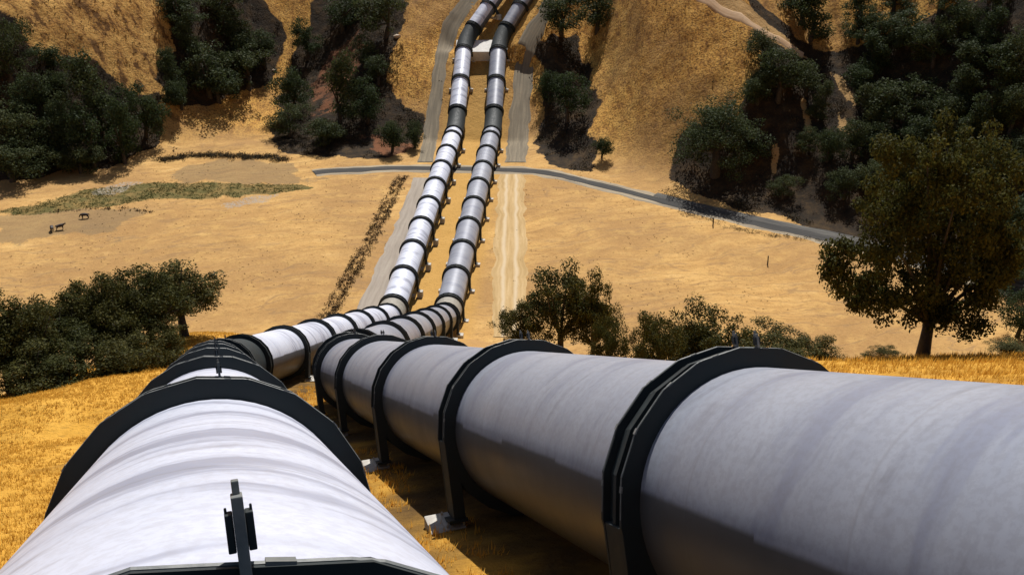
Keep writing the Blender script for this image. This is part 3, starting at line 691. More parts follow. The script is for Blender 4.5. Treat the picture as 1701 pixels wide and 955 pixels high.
M_ASPH = mat_road("worn_asphalt", (0.018, 0.017, 0.015), (0.030, 0.028, 0.025), (0.060, 0.054, 0.047))
M_VERGE = mat_road("pale_verge", (0.20, 0.16, 0.11), (0.30, 0.24, 0.16), (0.40, 0.33, 0.22))
M_SERV = mat_road("grey_gravel", (0.24, 0.20, 0.155), (0.30, 0.25, 0.20), (0.35, 0.30, 0.24))
M_TRACK = mat_road("pale_dirt_track", (0.36, 0.23, 0.085), (0.44, 0.29, 0.12), (0.52, 0.36, 0.17), (0.55, 0.43, 0.27))
M_LANE = mat_road("weathered_lane", (0.125, 0.10, 0.065), (0.18, 0.145, 0.095), (0.25, 0.20, 0.13))
M_BANK = mat_road("grey_stones", (0.035, 0.033, 0.03), (0.07, 0.065, 0.058), (0.13, 0.12, 0.10))
M_CUT = mat_road("bare_cut_soil", (0.36, 0.21, 0.10), (0.48, 0.31, 0.17), (0.58, 0.40, 0.24))
drape("verge", "pale dusty verge strip along the valley road", LINE["cross_road"], 5.2, M_VERGE, 0.07)
drape("cross_road", "narrow dark asphalt road crossing the valley at the foot of the far hill", LINE["cross_road"], 2.9, M_ASPH, 0.12)
drape("road_bank", "grey stony bank along the uphill side of the valley road", LINE["cross_road"][8:], 2.2, M_BANK, 0.16, 1.2, -2.1)
drape("service_road", "grey gravel service road along the left side of the pipelines", LINE["service_road"], 3.9, M_SERV, 0.09)
drape("dirt_track", "pale dirt track with wheel ruts right of the pipelines", LINE["track"], 5.6, M_TRACK, 0.08)
drape("hill_lane", "weathered lane climbing the far hill on the left of the pipelines", LINE["uphill_left"], 3.4, M_LANE, 0.10)
drape("hill_lane", "weathered lane climbing the far hill on the right of the pipelines", LINE["uphill_right"], 5.4, M_LANE, 0.10, 0.7)
drape("ridge_track", "pale bare track cut into the ridge of the right hillside", LINE["ridge_track"], 2.0, M_CUT, 0.12)
# ------------------------------------------------------------------ pipelines
class Route:
    """polyline with rounded corners, sampled by arc length"""
    def __init__(self, pts, tl):
        P = [Vector(p) for p in pts]; out = [P[0]]; self.mark = []
        def push(q):
            if (q - out[-1]).length > 1e-4: out.append(q)
        for i in range(1, len(P) - 1):
            a = (P[i - 1] - P[i]).normalized(); b = (P[i + 1] - P[i]).normalized(); T = tl[i]
            p0 = P[i] + a * T; p2 = P[i] + b * T
            n0 = len(out)
            for k in range(9):
                w = k / 8.0
                push(p0 * (1 - w) ** 2 + P[i] * 2 * w * (1 - w) + p2 * w * w)
            self.mark.append((n0, len(out) - 1))
        push(P[-1])
        self.p = out
        s = [0.0]
        for i in range(1, len(out)): s.append(s[-1] + (out[i] - out[i - 1]).length)
        self.s = s; self.len = s[-1]
        self.corner = [(s[i], s[j]) for i, j in self.mark]         # arc-length span of every bend
    def at(self, q):
        q = max(0.0, min(self.len, q)); i = int(np.searchsorted(self.s, q)) ; i = max(1, min(i, len(self.s) - 1))
        w = (q - self.s[i - 1]) / (self.s[i] - self.s[i - 1])
        return self.p[i - 1].lerp(self.p[i], w)
    def frame(self, q):
        t = (self.at(q + 0.35) - self.at(q - 0.35)).normalized()
        right = t.cross(Vector((0, 0, 1))).normalized(); up = right.cross(t)
        return self.at(q), t, right, up

def barrel(route, s0, s1, rad, origin, n=64):
    """open tube along the route with a UV map in metres; a lap seam runs along each side"""
    k = max(2, int((s1 - s0) / 0.8)); ss = [s0 + (s1 - s0) * i / k for i in range(k + 1)]
    V = []; UV = []
    for q in ss:
        c, t, r, u = route.frame(q)
        for j in range(n + 1):
            w = 2 * math.pi * j / n - math.pi / 2
            V.append(c + (r * math.cos(w) + u * math.sin(w)) * rad - origin); UV.append((q, (w + math.pi / 2) * rad))
    F = []
    m1 = n + 1
    for i in range(k):
        for j in range(n): F.append((i * m1 + j, (i + 1) * m1 + j, (i + 1) * m1 + j + 1, i * m1 + j + 1))
    return V, F, UV
def add_barrel(name, route, s0, s1, rad, mat, parent):
    o0 = parent.location
    V, F, UV = barrel(route, s0, s1, rad, o0)
    m = bpy.data.meshes.new(name); m.from_pydata(V, [], F)
    lay = m.uv_layers.new(name="UV")
    for li, lp in enumerate(m.loops): lay.data[li].uv = UV[lp.vertex_index]
    m.polygons.foreach_set("use_smooth", [True] * len(m.polygons)); m.update(); m.materials.append(mat)
    return obj(name, m, parent)

def ring_mesh(wd=0.72, sides=20):
    """stiffener ring seen in its own frame: x right, y along the pipe, z up"""
    mb = MB(); h = wd / 2
    prof = [(-h, 0.99), (-h, 1.145), (-h + 0.07, 1.145), (-h + 0.07, 1.085), (-0.05, 1.085), (-0.05, 1.12), (0.05, 1.12), (0.05, 1.085), (h - 0.07, 1.085), (h - 0.07, 1.145), (h, 1.145), (h, 0.99)]
    n = sides * 4; V = []
    for j in range(n):
        w = 2 * math.pi * j / n
        half = math.pi / sides; ph = (w % (2 * half)) - half
        poly = math.cos(half) / math.cos(ph)                       # flat facets between corners
        for (y, r) in prof:
            rr = r * R * (1.0 + ((poly - 1.0) * 1.0 + 0.012 if r > 1.0 else 0.0))
            V.append((math.cos(w) * rr, y, math.sin(w) * rr))
    F = []; k = len(prof)
    for j in range(n):
        for i in range(k - 1):
            a = j * k + i; b = ((j + 1) % n) * k + i
            F.append((a, b, b + 1, a + 1))
    mb.add(V, F)
    return mb.mesh("support_ring", M_STEEL)
def leg_mesh(side, wd=0.72, drop=1.02):
    mb = MB(); h = wd / 2
    for y in (-h + 0.04, h - 0.04): mb.box((side * 1.075 * R, y, -drop * R / 2), (0.145, 0.035, drop * R / 2 - 0.02))
    mb.box((side * 1.095 * R, 0, -drop * R / 2), (0.10, h - 0.08, drop * R / 2 - 0.03))
    mb.box((side * 1.10 * R, 0, -drop * R - 0.02), (0.24, h + 0.05, 0.04))
    return mb.mesh("leg", M_STEEL, bevel=0.012)
def bracket_mesh():
    mb = MB()
    mb.box((0, 0, 0.07), (0.017, 0.045, 0.12)); mb.box((0, 0.022, 0.2), (0.011, 0.022, 0.03))
    return mb.mesh("lifting_bracket", M_EDGE, bevel=0.004)
def cheek_mesh(sx):
    mb = MB()
    mb.box((sx * 0.029, 0, 0.085), (0.0115, 0.036, 0.056)); mb.box((sx * 0.036, 0, 0.148), (0.004, 0.007, 0.010))
    return mb.mesh("cheek_plate", M_STEEL, bevel=0.004)
RING = ring_mesh(); RING_SLIM = ring_mesh(0.42)
LEG_L, LEG_R = leg_mesh(-1), leg_mesh(1)
BRK = bracket_mesh(); CHEEKS = [cheek_mesh(-1), cheek_mesh(1)]
def seam_line_mesh(mat, y):
    mb = MB(); half = math.pi / 20; pts = []
    for w in np.linspace(0.05, math.pi - 0.05, 65):
        ph = (w % (2 * half)) - half; rr = 1.145 * R * (math.cos(half) / math.cos(ph) + 0.012)
        pts.append((math.cos(w) * rr, y, math.sin(w) * rr))
    mb.tube(pts, 0.011, 6)
    for i in range(4, 65, 8):                                      # splice plates along the flange edge
        q = Vector(pts[i]); w = math.atan2(q.z, q.x)
        mb.box(q, (0.012, 0.03, 0.045), Matrix.Rotation(-w, 3, 'Y'))
    return mb.mesh("edge_strip", mat)
STRIPS = [seam_line_mesh(M_EDGE, -0.33), seam_line_mesh(M_EDGE, 0.33)]

BRACKET_X = 0.31
def put_ring(route, s, parent, me, legs=True, bracket=False):
    c, t, r, u = route.frame(s)
    ring = obj("support_ring", me, parent)
    Mx = Matrix((r, t, u)).transposed().to_4x4(); Mx.translation = c - parent.location
    ring.matrix_local = Mx
    if legs:
        obj("leg", LEG_L, ring); obj("leg", LEG_R, ring)
    if bracket:
        for y in bracket:
            b = obj("lifting_bracket", BRK, ring, (BRACKET_X, y, 1.145 * R))
            for ck in CHEEKS: obj("cheek_plate", ck, ring, (BRACKET_X, y, 1.145 * R))
        for st in STRIPS: obj("edge_strip", st, ring)
    return ring

def pier_mesh():
    mb = MB()
    for sx in (-1, 1):
        mb.box((sx * 1.24 * R, 0, -0.66), (0.42, 0.46, 0.62))
        mb.box((sx * 1.14 * R, 0, -0.01), (0.26, 0.38, 0.03))
        for yy in (-0.28, 0.28): mb.tube([(sx * 1.02 * R, yy, 0.0), (sx * 1.02 * R, yy, 0.11)], 0.025, 6); mb.tube([(sx * 1.24 * R, yy, 0.0), (sx * 1.24 * R, yy, 0.11)], 0.025, 6)
    mb.box((0, 0, -0.95), (0.85 * R, 0.35, 0.25))
    return mb.mesh("concrete_pier", M_CONC, bevel=0.035)
PIER = pier_mesh()

def build_pipeline(label, pts, rings_near, mid_first, mid_step, mid_n, brk, paint):
    rt = Route(pts, [0, 5.5, 2.6, 5.0, 4.0, 5.0, 0])
    root = empty("pipeline", pts[1]); tag(root, label, "pipeline")
    cs = rt.corner
    cuts = []                                                       # ring stations: (s, mesh, legs, bracket)
    for q in rings_near: cuts.append((q, RING, True, brk))
    e0, e1 = cs[0]
    for w in (0.0, 0.5, 1.0): cuts.append((e0 + (e1 - e0) * w, RING, w == 0.0, brk if w < 0.9 else False))
    f0, f1 = cs[1]; g0, g1 = cs[2]; h0, h1 = cs[3]; i0, i1 = cs[4]
    for k in range(mid_n): cuts.append((f0 - mid_first - k * mid_step, RING, True, False))
    cuts.append((f0 - 0.1, RING_SLIM, False, False)); cuts.append((f1 + 0.3, RING, True, False))
    nv = 9; v0 = f1 + 0.3; step = (g0 - 2.6 - v0) / 8
    for k in range(1, nv): cuts.append((v0 + step * k, RING, True, False))
    cuts.append((g0 + 1.0, RING_SLIM, False, False)); cuts.append((g1 + 0.5, RING, False, False))
    cuts.append(((g1 + h0) / 2, RING, True, False)); cuts.append((h0, RING, True, False)); cuts.append((h1 + 0.3, RING, False, False))
    cuts.append(((h1 + i0) / 2, RING, True, False)); cuts.append((i0, RING, False, False)); cuts.append((i1, RING, False, False)); cuts.append((i1 + 10, RING, False, False))
    cuts.sort(key=lambda c: c[0])
    for q, me, lg, br in cuts: put_ring(rt, q, root, me, lg, br)
    edges = [0.0] + [c[0] for c in cuts] + [rt.len]
    for a, b in zip(edges[:-1], edges[1:]):
        mid = (a + b) / 2; mat = paint; name = "pipe_section"; rad = R
        if e0 < mid < e1: mat = M_STEEL; name = "elbow_joint"
        elif f0 - 0.1 < mid < f1 + 0.3: mat = M_JOINT; name = "elbow_joint"; rad = R * 1.02
        elif g0 + 1.0 < mid < g1 + 0.5 or h0 < mid < h1: mat = M_STEEL; name = "elbow_joint"; rad = R * 1.03
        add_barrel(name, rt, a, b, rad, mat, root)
    return rt, root, cuts
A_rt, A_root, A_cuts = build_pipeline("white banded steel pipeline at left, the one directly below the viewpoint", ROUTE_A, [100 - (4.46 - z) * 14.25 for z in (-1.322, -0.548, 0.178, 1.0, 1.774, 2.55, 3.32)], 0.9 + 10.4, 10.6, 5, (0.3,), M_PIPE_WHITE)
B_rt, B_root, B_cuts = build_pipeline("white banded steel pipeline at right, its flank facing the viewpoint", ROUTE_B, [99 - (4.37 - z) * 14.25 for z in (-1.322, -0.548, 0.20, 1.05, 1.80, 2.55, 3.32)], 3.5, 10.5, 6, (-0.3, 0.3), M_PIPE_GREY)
# ------------------------------------------------------------------ vegetation
def mat_leaf(name, dark, light, tip, trans=0.25):
    m, nt, b = new_mat(name)
    g = N(nt, "ShaderNodeNewGeometry"); isl = g.outputs["Random Per Island"]
    info = N(nt, "ShaderNodeObjectInfo").outputs["Random"]
    pos = N(nt, "ShaderNodeTexCoord").outputs["Object"]
    n = noise(nt, pos, 0.55, 3)
    c = ramp(nt, isl, [(0.0, dark), (0.62, light), (1.0, tip)])
    c = mix(nt, ramp(nt, n, [(0.35, 0.0), (0.7, 0.55)]), c, mix(nt, 0.5, light, tip))
    c = mix(nt, 1.0, c, mix(nt, info, (0.72, 0.80, 0.75), (1.15, 1.05, 0.95)), 'MULTIPLY')
    nt.links.new(c, b.inputs["Base Color"]); b.inputs["Roughness"].default_value = 0.6
    b.inputs["Specular IOR Level"].default_value = 0.08
    tr = nt.nodes.new("ShaderNodeBsdfTranslucent"); nt.links.new(c, tr.inputs[0])
    mx = nt.nodes.new("ShaderNodeMixShader"); mx.inputs[0].default_value = trans
    out = [q for q in nt.nodes if q.type == 'OUTPUT_MATERIAL'][0]
    nt.links.new(b.outputs[0], mx.inputs[1]); nt.links.new(tr.outputs[0], mx.inputs[2]); nt.links.new(mx.outputs[0], out.inputs[0])
    return m
M_LEAF_FAR = mat_leaf("dark_oak_leaves", (0.024, 0.038, 0.018), (0.050, 0.068, 0.029), (0.085, 0.100, 0.040), 0.35)
M_LEAF_OLV = mat_leaf("olive_oak_leaves", (0.022, 0.025, 0.008), (0.052, 0.055, 0.015), (0.12, 0.112, 0.030), 0.3)
M_LEAF_BIG = mat_leaf("big_oak_leaves", (0.028, 0.034, 0.010), (0.066, 0.068, 0.018), (0.140, 0.122, 0.030), 0.35)
M_LEAF_SHR = mat_leaf("shrub_leaves", (0.040, 0.042, 0.016), (0.085, 0.080, 0.028), (0.16, 0.13, 0.05), 0.2)
M_BRUSH = mat_leaf("dry_brush", (0.030, 0.020, 0.010), (0.075, 0.046, 0.020), (0.17, 0.10, 0.04), 0.1)
M_SCRUB = mat_leaf("chaparral_scrub", (0.018, 0.018, 0.010), (0.040, 0.034, 0.017), (0.085, 0.058, 0.028), 0.1)
M_BARK = mat_simple("dark_bark", (0.025, 0.019, 0.014), (0.065, 0.050, 0.036), 5.0)

def leaf_quads(rs, P, out, size, up=0.35):
    """leaf-sized quads at points P, roughly facing outwards and up"""
    n = len(P)
    nr = out + rs.normal(0, 0.75, (n, 3)) + np.array([0, 0, up]); nr /= np.linalg.norm(nr, axis=1)[:, None] + 1e-9
    a = np.cross(nr, rs.normal(0, 1, (n, 3))); a /= np.linalg.norm(a, axis=1)[:, None] + 1e-9
    b = np.cross(nr, a)
    s = size * rs.uniform(0.6, 1.35, (n, 1)); e = rs.uniform(0.45, 0.85, (n, 1))
    V = np.stack([P - a * s * 0.5, P + b * s * e * 0.5 + nr * s * 0.08, P + a * s * 0.5, P - b * s * e * 0.5 + nr * s * 0.08], 1).reshape(-1, 3)
    return V, np.arange(n * 4).reshape(n, 4)

def clump_leaves(rs, C, Rr, per, size, flat=0.75):
    Ps = []; Os = []
    for c, r in zip(C, Rr):
        k = max(8, int(per * r * r))
        d = rs.normal(0, 1, (k, 3)); d /= np.linalg.norm(d, axis=1)[:, None]
        rad = r * rs.uniform(0.45, 1.05, (k, 1)) * (1 + 0.08 * rs.normal(0, 1, (k, 1)))
        Ps.append(c + d * rad * np.array([1, 1, flat])); Os.append(d)
    return leaf_quads(rs, np.concatenate(Ps), np.concatenate(Os), size)

def make_tree(seed, kind):
    """returns (crown mesh, trunk mesh), height about 10 and width about 10"""
    rs = np.random.RandomState(seed); rnd = random.Random(seed)
    C = []; Rr = []
    def blob(n, cen, rad, r0, r1, pw=0.42, low=-0.8):
        i = 0
        while i < n:
            d = rs.normal(0, 1, 3); d /= np.linalg.norm(d)
            if d[2] < low: continue
            f = rs.uniform(0, 1) ** pw
            C.append(np.array(cen) + d * f * np.array(rad)); Rr.append(rs.uniform(r0, r1)); i += 1
    P = dict(per=70, size=0.32, flat=0.8); mat = M_LEAF_FAR; th = 2.6; tr = 0.34
    if kind == 'r':
        for k in range(4): blob(15, (rs.uniform(-1.7, 1.7), rs.uniform(-1.7, 1.7), 2.6 + 1.35 * k), (2.9 - .1 * k, 2.9 - .1 * k, 2.3), 0.75, 1.4)
    elif kind == 't':
        for k in range(4): blob(14, (rs.uniform(-1.3, 1.3), rs.uniform(-1.3, 1.3), 2.2 + 1.7 * k), (2.6 - 0.3 * k, 2.6 - 0.3 * k, 2.0), 0.8, 1.4)
    elif kind == 'b':
        for k in range(4): blob(14, (rs.uniform(-2.3, 2.3), rs.uniform(-2.0, 2.0), rs.uniform(2.2, 5.2)), (2.6, 2.4, 3.2), 0.9, 1.6)
    elif kind == 'w':
        for k in range(13): blob(11, (3.1 * math.cos(k * 2.4) * (k / 13) ** .5, 2.6 * math.sin(k * 2.4) * (k / 13) ** .5, rs.uniform(2.0, 5.8)), (1.8, 1.8, 2.6), 0.55, 1.05)
        P.update(per=230, size=0.15)
    elif kind == 's':
        for k in range(8):
            w = 2 * math.pi * k / 8 + rs.uniform(-.4, .4); q = rs.uniform(1.2, 3.4)
            blob(9, (math.cos(w) * q, math.sin(w) * q, rs.uniform(3.2, 7.2)), (1.7, 1.7, 1.5), 0.5, 1.0)
        blob(14, (rs.uniform(-.8, .8), 0, 7.4), (2.1, 2.1, 1.7), 0.5, 1.0); blob(14, (0, 0, 5.0), (2.6, 2.6, 1.8), 0.6, 1.1)
        P.update(per=230, size=0.20, flat=0.75); mat = M_LEAF_OLV; th = 3.0; tr = 0.30
    elif kind == 'u':
        for k in range(11): blob(8, (rs.uniform(-3.2, 3.2), rs.uniform(-2.6, 2.6), rs.uniform(1.4, 6.4)), (1.8, 1.8, 2.4), 0.55, 1.15)
        P.update(per=190, size=0.22); mat = M_LEAF_OLV; th = 1.0; tr = 0.22
    elif kind == 'v':
        for k in range(6): blob(7, (rs.uniform(-3.2, 3.2), rs.uniform(-2.6, 2.6), rs.uniform(2.0, 5.0)), (1.8, 1.8, 3.2), 0.4, 0.9)
        P.update(per=110, size=0.34); mat = M_LEAF_SHR; th = 0.6; tr = 0.12
    elif kind == 'B':
        spec = [(-0.2, 0, 8.5, 1.6), (1.4, .4, 8.1, 1.5), (-1.8, .2, 7.7, 1.5), (2.7, -.3, 7.2, 1.5), (-2.9, -.2, 6.3, 1.5), (0, -1.4, 6.9, 1.8), (3.6, .2, 5.7, 1.4), (-3.7, .2, 4.3, 1.2), (-2.2, -.9, 4.7, 1.6), (1.5, -1.2, 5.2, 1.8), (3.3, -.4, 4.0, 1.5), (-1.0, 1.4, 5.6, 1.8), (1.4, 1.6, 6.5, 1.7), (3.9, .6, 2.7, 1.0), (-3.2, .5, 2.9, 1.0), (-1.2, -.9, 3.3, 1.3), (1.7, .9, 3.1, 1.4), (-4.3, .3, 3.5, 0.7), (-1.8, 1.6, 3.4, 1.4), (2.5, -.9, 2.2, 1.1), (0.2, 0.5, 4.3, 1.8), (-.4, .3, 6.2, 1.8), (1.2, 0, 1.9, .8), (4.5, 0, 4.6, .9), (-2.6, 0, 2.5, 1.1), (2.6, .4, 3.4, 1.6), (-.2, -.5, 2.7, 1.3), (3.6, -.6, 4.9, 1.4), (-.9, 0, 7.6, 1.6), (2.0, .2, 5.9, 1.8), (0.6, -.2, 5.2, 1.6), (4.0, .3, 3.7, 1.2)]
        for (a, b_, c_, q) in spec: blob(11, (a * 0.95 - 0.75, b_, c_), (q, q, q * 0.85), 0.34, 0.72, 0.5, -1)
        P.update(per=560, size=0.155, flat=0.75); mat = M_LEAF_BIG; th = 1.7; tr = 0.30
    C = np.array(C); Rr = np.array(Rr)
    V, Fq = clump_leaves(rs, C, Rr, P["per"], P["size"], P["flat"])
    crown = mesh_np("crown", V, Fq, mat)
    mb = MB()
    lean = Vector((rnd.uniform(-.4, .4), rnd.uniform(-.3, .3), 0)) * (0.1 if kind == 'B' else 1)
    fork = Vector((0, 0, th)) + lean
    mb.tube([(0, 0, -1.2), (0, 0, 0.05), Vector((0, 0, th * .5)) + lean * .4, fork], [tr * 1.5, tr * 1.25, tr, tr * .85], 10)
    pick = rs.permutation(len(C))[: (18 if kind == 'B' else 14 if kind == 's' else 8)]
    for i in pick:
        e = Vector(C[i]); mid_ = fork.lerp(e, 0.5) + Vector((rnd.uniform(-.4, .4), rnd.uniform(-.4, .4), rnd.uniform(-.3, .5)))
        mb.tube([fork - Vector((0, 0, .15)), mid_, e], [tr * .5, tr * .26, 0.03], 6)
    trunk = mb.mesh("trunk", M_BARK, True)
    return crown, trunk
KINDS = {'r': [make_tree(s, 'r') for s in (1, 2, 3, 4, 5)], 't': [make_tree(s, 't') for s in (6, 7)], 'b': [make_tree(s, 'b') for s in (8, 9)],
         'w': [make_tree(10, 'w')], 's': [make_tree(s, 's') for s in (11, 12, 13, 14)], 'u': [make_tree(s, 'u') for s in (15, 16, 17)],
         'v': [make_tree(s, 'v') for s in (18, 19)], 'B': [make_tree(20, 'B')]}
SHRUB_WORDS = ("shrub", "bush", "brush")
for n, (x, y, h, w, k, lab, grp) in enumerate(TREES):
    crown, trunk = KINDS[k][n % len(KINDS[k])]
    rs = random.Random(n * 7 + 3)
    cat = "shrub" if (("shrub" in lab or " bush" in lab) and "oak" not in lab.split(" right ")[0].split(" beside ")[0].split(" left of ")[0]) else "tree"
    z = float(terrain(np.array([x]), np.array([y]))[0])
    t = empty("shrub" if cat == "shrub" else "oak_tree", (x, y, z - 0.05), rs.uniform(0, 6.28) if k != 'B' else 0.0)
    t.scale = (w / 9.2, w / 9.2, h / (9.6 if k in 'rtsuvB' else 8.6))
    tag(t, lab, cat, grp)
    obj("crown", crown, t); obj("trunk", trunk, t)
# ------------------------------------------------------------------ low scrub, brush and grass (nobody could count these)
def scatter_clumps(name, label, pts, rmin, rmax, per, size, mat, seed, flat=0.6):
    rs = np.random.RandomState(seed); pts = np.asarray(pts)
    r = rs.uniform(rmin, rmax, len(pts)); z = terrain(pts[:, 0], pts[:, 1])
    C = np.column_stack([pts, z + r * 0.35 * flat])
    V, Fq = clump_leaves(rs, C, r, per, size, flat)
    o = obj(name, mesh_np(name, V, Fq, mat)); tag(o, label, kind="stuff"); return o
def along(line, n, spread, seed):
    rs = np.random.RandomState(seed); c = resample(line, 0.5); i = rs.randint(0, len(c), n)
    return c[i] + rs.normal(0, 1, (n, 2)) * spread
rs = np.random.RandomState(77)
pts = []
for p in POLY["scrub"]:
    bx = [q[0] for q in p]; by = [q[1] for q in p]
    area = 0.5 * abs(sum(p[i][0] * p[(i + 1) % len(p)][1] - p[(i + 1) % len(p)][0] * p[i][1] for i in range(len(p))))
    n = int(area * 2.6)
    q = np.column_stack([rs.uniform(min(bx) - 2, max(bx) + 2, n), rs.uniform(min(by) - 2, max(by) + 2, n)])
    k = region(q[:, 0], q[:, 1], [p], 0.9, 3.2) * (1 - region(q[:, 0], q[:, 1], POLY["gold"], 0.7, 1.0)) * (1 - 0.75 * region(q[:, 0], q[:, 1], POLY["red"], 3, 5))
    k = k * np.clip(0.55 + 1.3 * fbm(q[:, 0] / 7, q[:, 1] / 7, 3), 0, 1)
    k = np.where(k > 0.35, k, 0)
    t, _, _ = nearest(q[:, 0], q[:, 1], CEN)
    pts.append(q[(rs.rand(len(q)) < k * 0.75) & (np.abs(t) > 12)])
pts = np.concatenate(pts)
scatter_clumps("scrub", "dark low chaparral scrub covering the shaded parts of the far hillsides", pts, 0.35, 1.2, 46, 0.23, M_SCRUB, 3)
scatter_clumps("ditch_brush", "brown dry brush growing in the ditch left of the gravel service road", np.concatenate([along(LINE["ditch"], 420, 0.32, 5) + [0.55, 0], along(LINE["ditch"], 330, 0.36, 6) - [0.7, 0]]), 0.25, 0.6, 60, 0.22, M_BRUSH, 4)
scatter_clumps("bank_brush", "dark brush along the low bank on the left of the valley", along(LINE["bank"], 420, 0.75, 8), 0.3, 1.0, 60, 0.22, M_SCRUB, 5)
scatter_clumps("creek_brush", "dark tufts along the dry creek by the cattle", along(LINE["creek"], 70, 0.5, 9), 0.2, 0.5, 40, 0.25, M_BRUSH, 6)
scatter_clumps("road_brush", "dark weeds below the edge of the valley road", along(LINE["roadbrush"], 110, 0.5, 10), 0.25, 0.65, 90, 0.14, M_SCRUB, 7)
hs = np.column_stack([rs.uniform(-35, 75, 900), rs.uniform(196, 250, 900)])
hk = fbm(hs[:, 0] / 9, hs[:, 1] / 9, 3) > 0.05
t, _, _ = nearest(hs[:, 0], hs[:, 1], CEN)
scatter_clumps("hill_tufts", "sparse brown tufts on the golden slopes of the far hill", hs[hk & (np.abs(t) > 8) & (hs[:, 1] > foot_y(hs[:, 0]) + 6)], 0.15, 0.45, 40, 0.25, M_BRUSH, 8)
vt = np.column_stack([rs.uniform(-95, 75, 2600), rs.uniform(122, 196, 2600)])
t, _, _ = nearest(vt[:, 0], vt[:, 1], CEN)
vk = (fbm(vt[:, 0] / 12, vt[:, 1] / 12, 3) > -0.02) & (np.abs(t) > 8) & (vt[:, 1] < foot_y(vt[:, 0]) - 4)
scatter_clumps("pasture_tufts", "tiny brown tufts dotted over the dry valley pasture", vt[vk], 0.08, 0.26, 90, 0.12, M_BRUSH, 12, 0.45)
M_GREEN = mat_leaf('creek_grass_blades', (0.045, 0.060, 0.016), (0.09, 0.10, 0.028), (0.19, 0.16, 0.05), 0.3)
gp = np.column_stack([rs.uniform(-96, -38, 9000), rs.uniform(165, 186, 9000)])
gp = gp[rs.rand(len(gp)) < region(gp[:, 0], gp[:, 1], POLY['green'], 0.9, 2.0) * np.clip(0.7 + fbm(gp[:, 0] / 3, gp[:, 1] / 3, 3) * 1.2, 0.1, 1)]
scatter_clumps('creek_grass', 'muted green grass along the damp creek strip at left', gp, 0.15, 0.4, 60, 0.16, M_GREEN, 13, 0.4)
lt = np.column_stack([rs.uniform(-128, -72, 1500), rs.uniform(200, 262, 1500)])
scatter_clumps("hill_tufts", "rows of brown tufts on the striped slope at the upper left", lt, 0.15, 0.42, 40, 0.25, M_BRUSH, 9)

def grass_field(name, label, n, xr, yr, keep, hmin, hmax, seed, mat):
    rs = np.random.RandomState(seed)
    x = rs.uniform(*xr, n); y = yr[0] + (yr[1] - yr[0]) * rs.uniform(0, 1, n) ** 1.5
    k = keep(x, y); x = x[k]; y = y[k]; n = len(x)
    z = terrain(x, y); B = 5
    P = np.repeat(np.column_stack([x, y, z]), B, 0) + np.column_stack([rs.normal(0, .07, (n * B, 2)), np.zeros(n * B) - 0.03])
    h = np.repeat(rs.uniform(hmin, hmax, n), B) * rs.uniform(0.6, 1.1, n * B)
    w = rs.uniform(0.007, 0.015, n * B) * (1 + np.repeat(y, B) / 40.0)
    a = rs.uniform(0, 6.283, n * B); dx = np.column_stack([np.cos(a), np.sin(a), np.zeros(n * B)])
    lean = np.column_stack([rs.normal(0.10, .22, n * B), rs.normal(-.12, .22, n * B), np.ones(n * B)])
    tip = P + lean * h[:, None]
    V = np.stack([P - dx * w[:, None], P + dx * w[:, None], tip], 1).reshape(-1, 3)
    o = obj(name, mesh_np(name, V, np.arange(n * B * 3).reshape(-1, 3), mat)); tag(o, label, kind="stuff")
M_GRASS = mat_leaf("dry_grass_blades", (0.50, 0.25, 0.035), (0.66, 0.36, 0.058), (0.76, 0.48, 0.11), 0.55)
def keep_left(x, y):
    t, z, s = nearest(x, y, CEN); return (t < -5.6 - 1.2 * fbm(x / 2.5, y / 2.5, 2)) & (t > -52) & (s < S_E1 + 42) & (fbm(x / 3.0, y / 3.0, 3) > -0.45)
def keep_right(x, y):
    t, z, s = nearest(x, y, CEN); return (t > 6.2) & (t < 60) & (s < S_E1 + 40) & (fbm(x / 3.0, y / 3.0, 3) > -0.25)
def keep_mid(x, y):
    t, z, s = nearest(x, y, CEN); return (t > -2.0) & (t < 2.3 - 1.6 * np.abs(fbm(x / 2.0, y / 2.0, 2))) & (fbm(x / 2.2 + 9, y / 2.2, 3) > -0.1) & (s < S_E1 + 50) & (fbm(x / 1.5, y / 1.5, 3) > -0.3)
grass_field("dry_grass", "long golden orange grass on the slope left of the left pipeline", 150000, (-60, 2), (2, 110), keep_left, 0.07, 0.26, 21, M_GRASS)
grass_field("dry_grass", "long golden grass on the bank right of the right pipeline", 90000, (-4, 70), (5, 95), keep_right, 0.12, 0.45, 22, M_GRASS)
grass_field("dry_grass", "golden grass tufts on the ground between the two pipelines", 60000, (-24, 10), (0, 110), keep_mid, 0.12, 0.34, 23, M_GRASS)

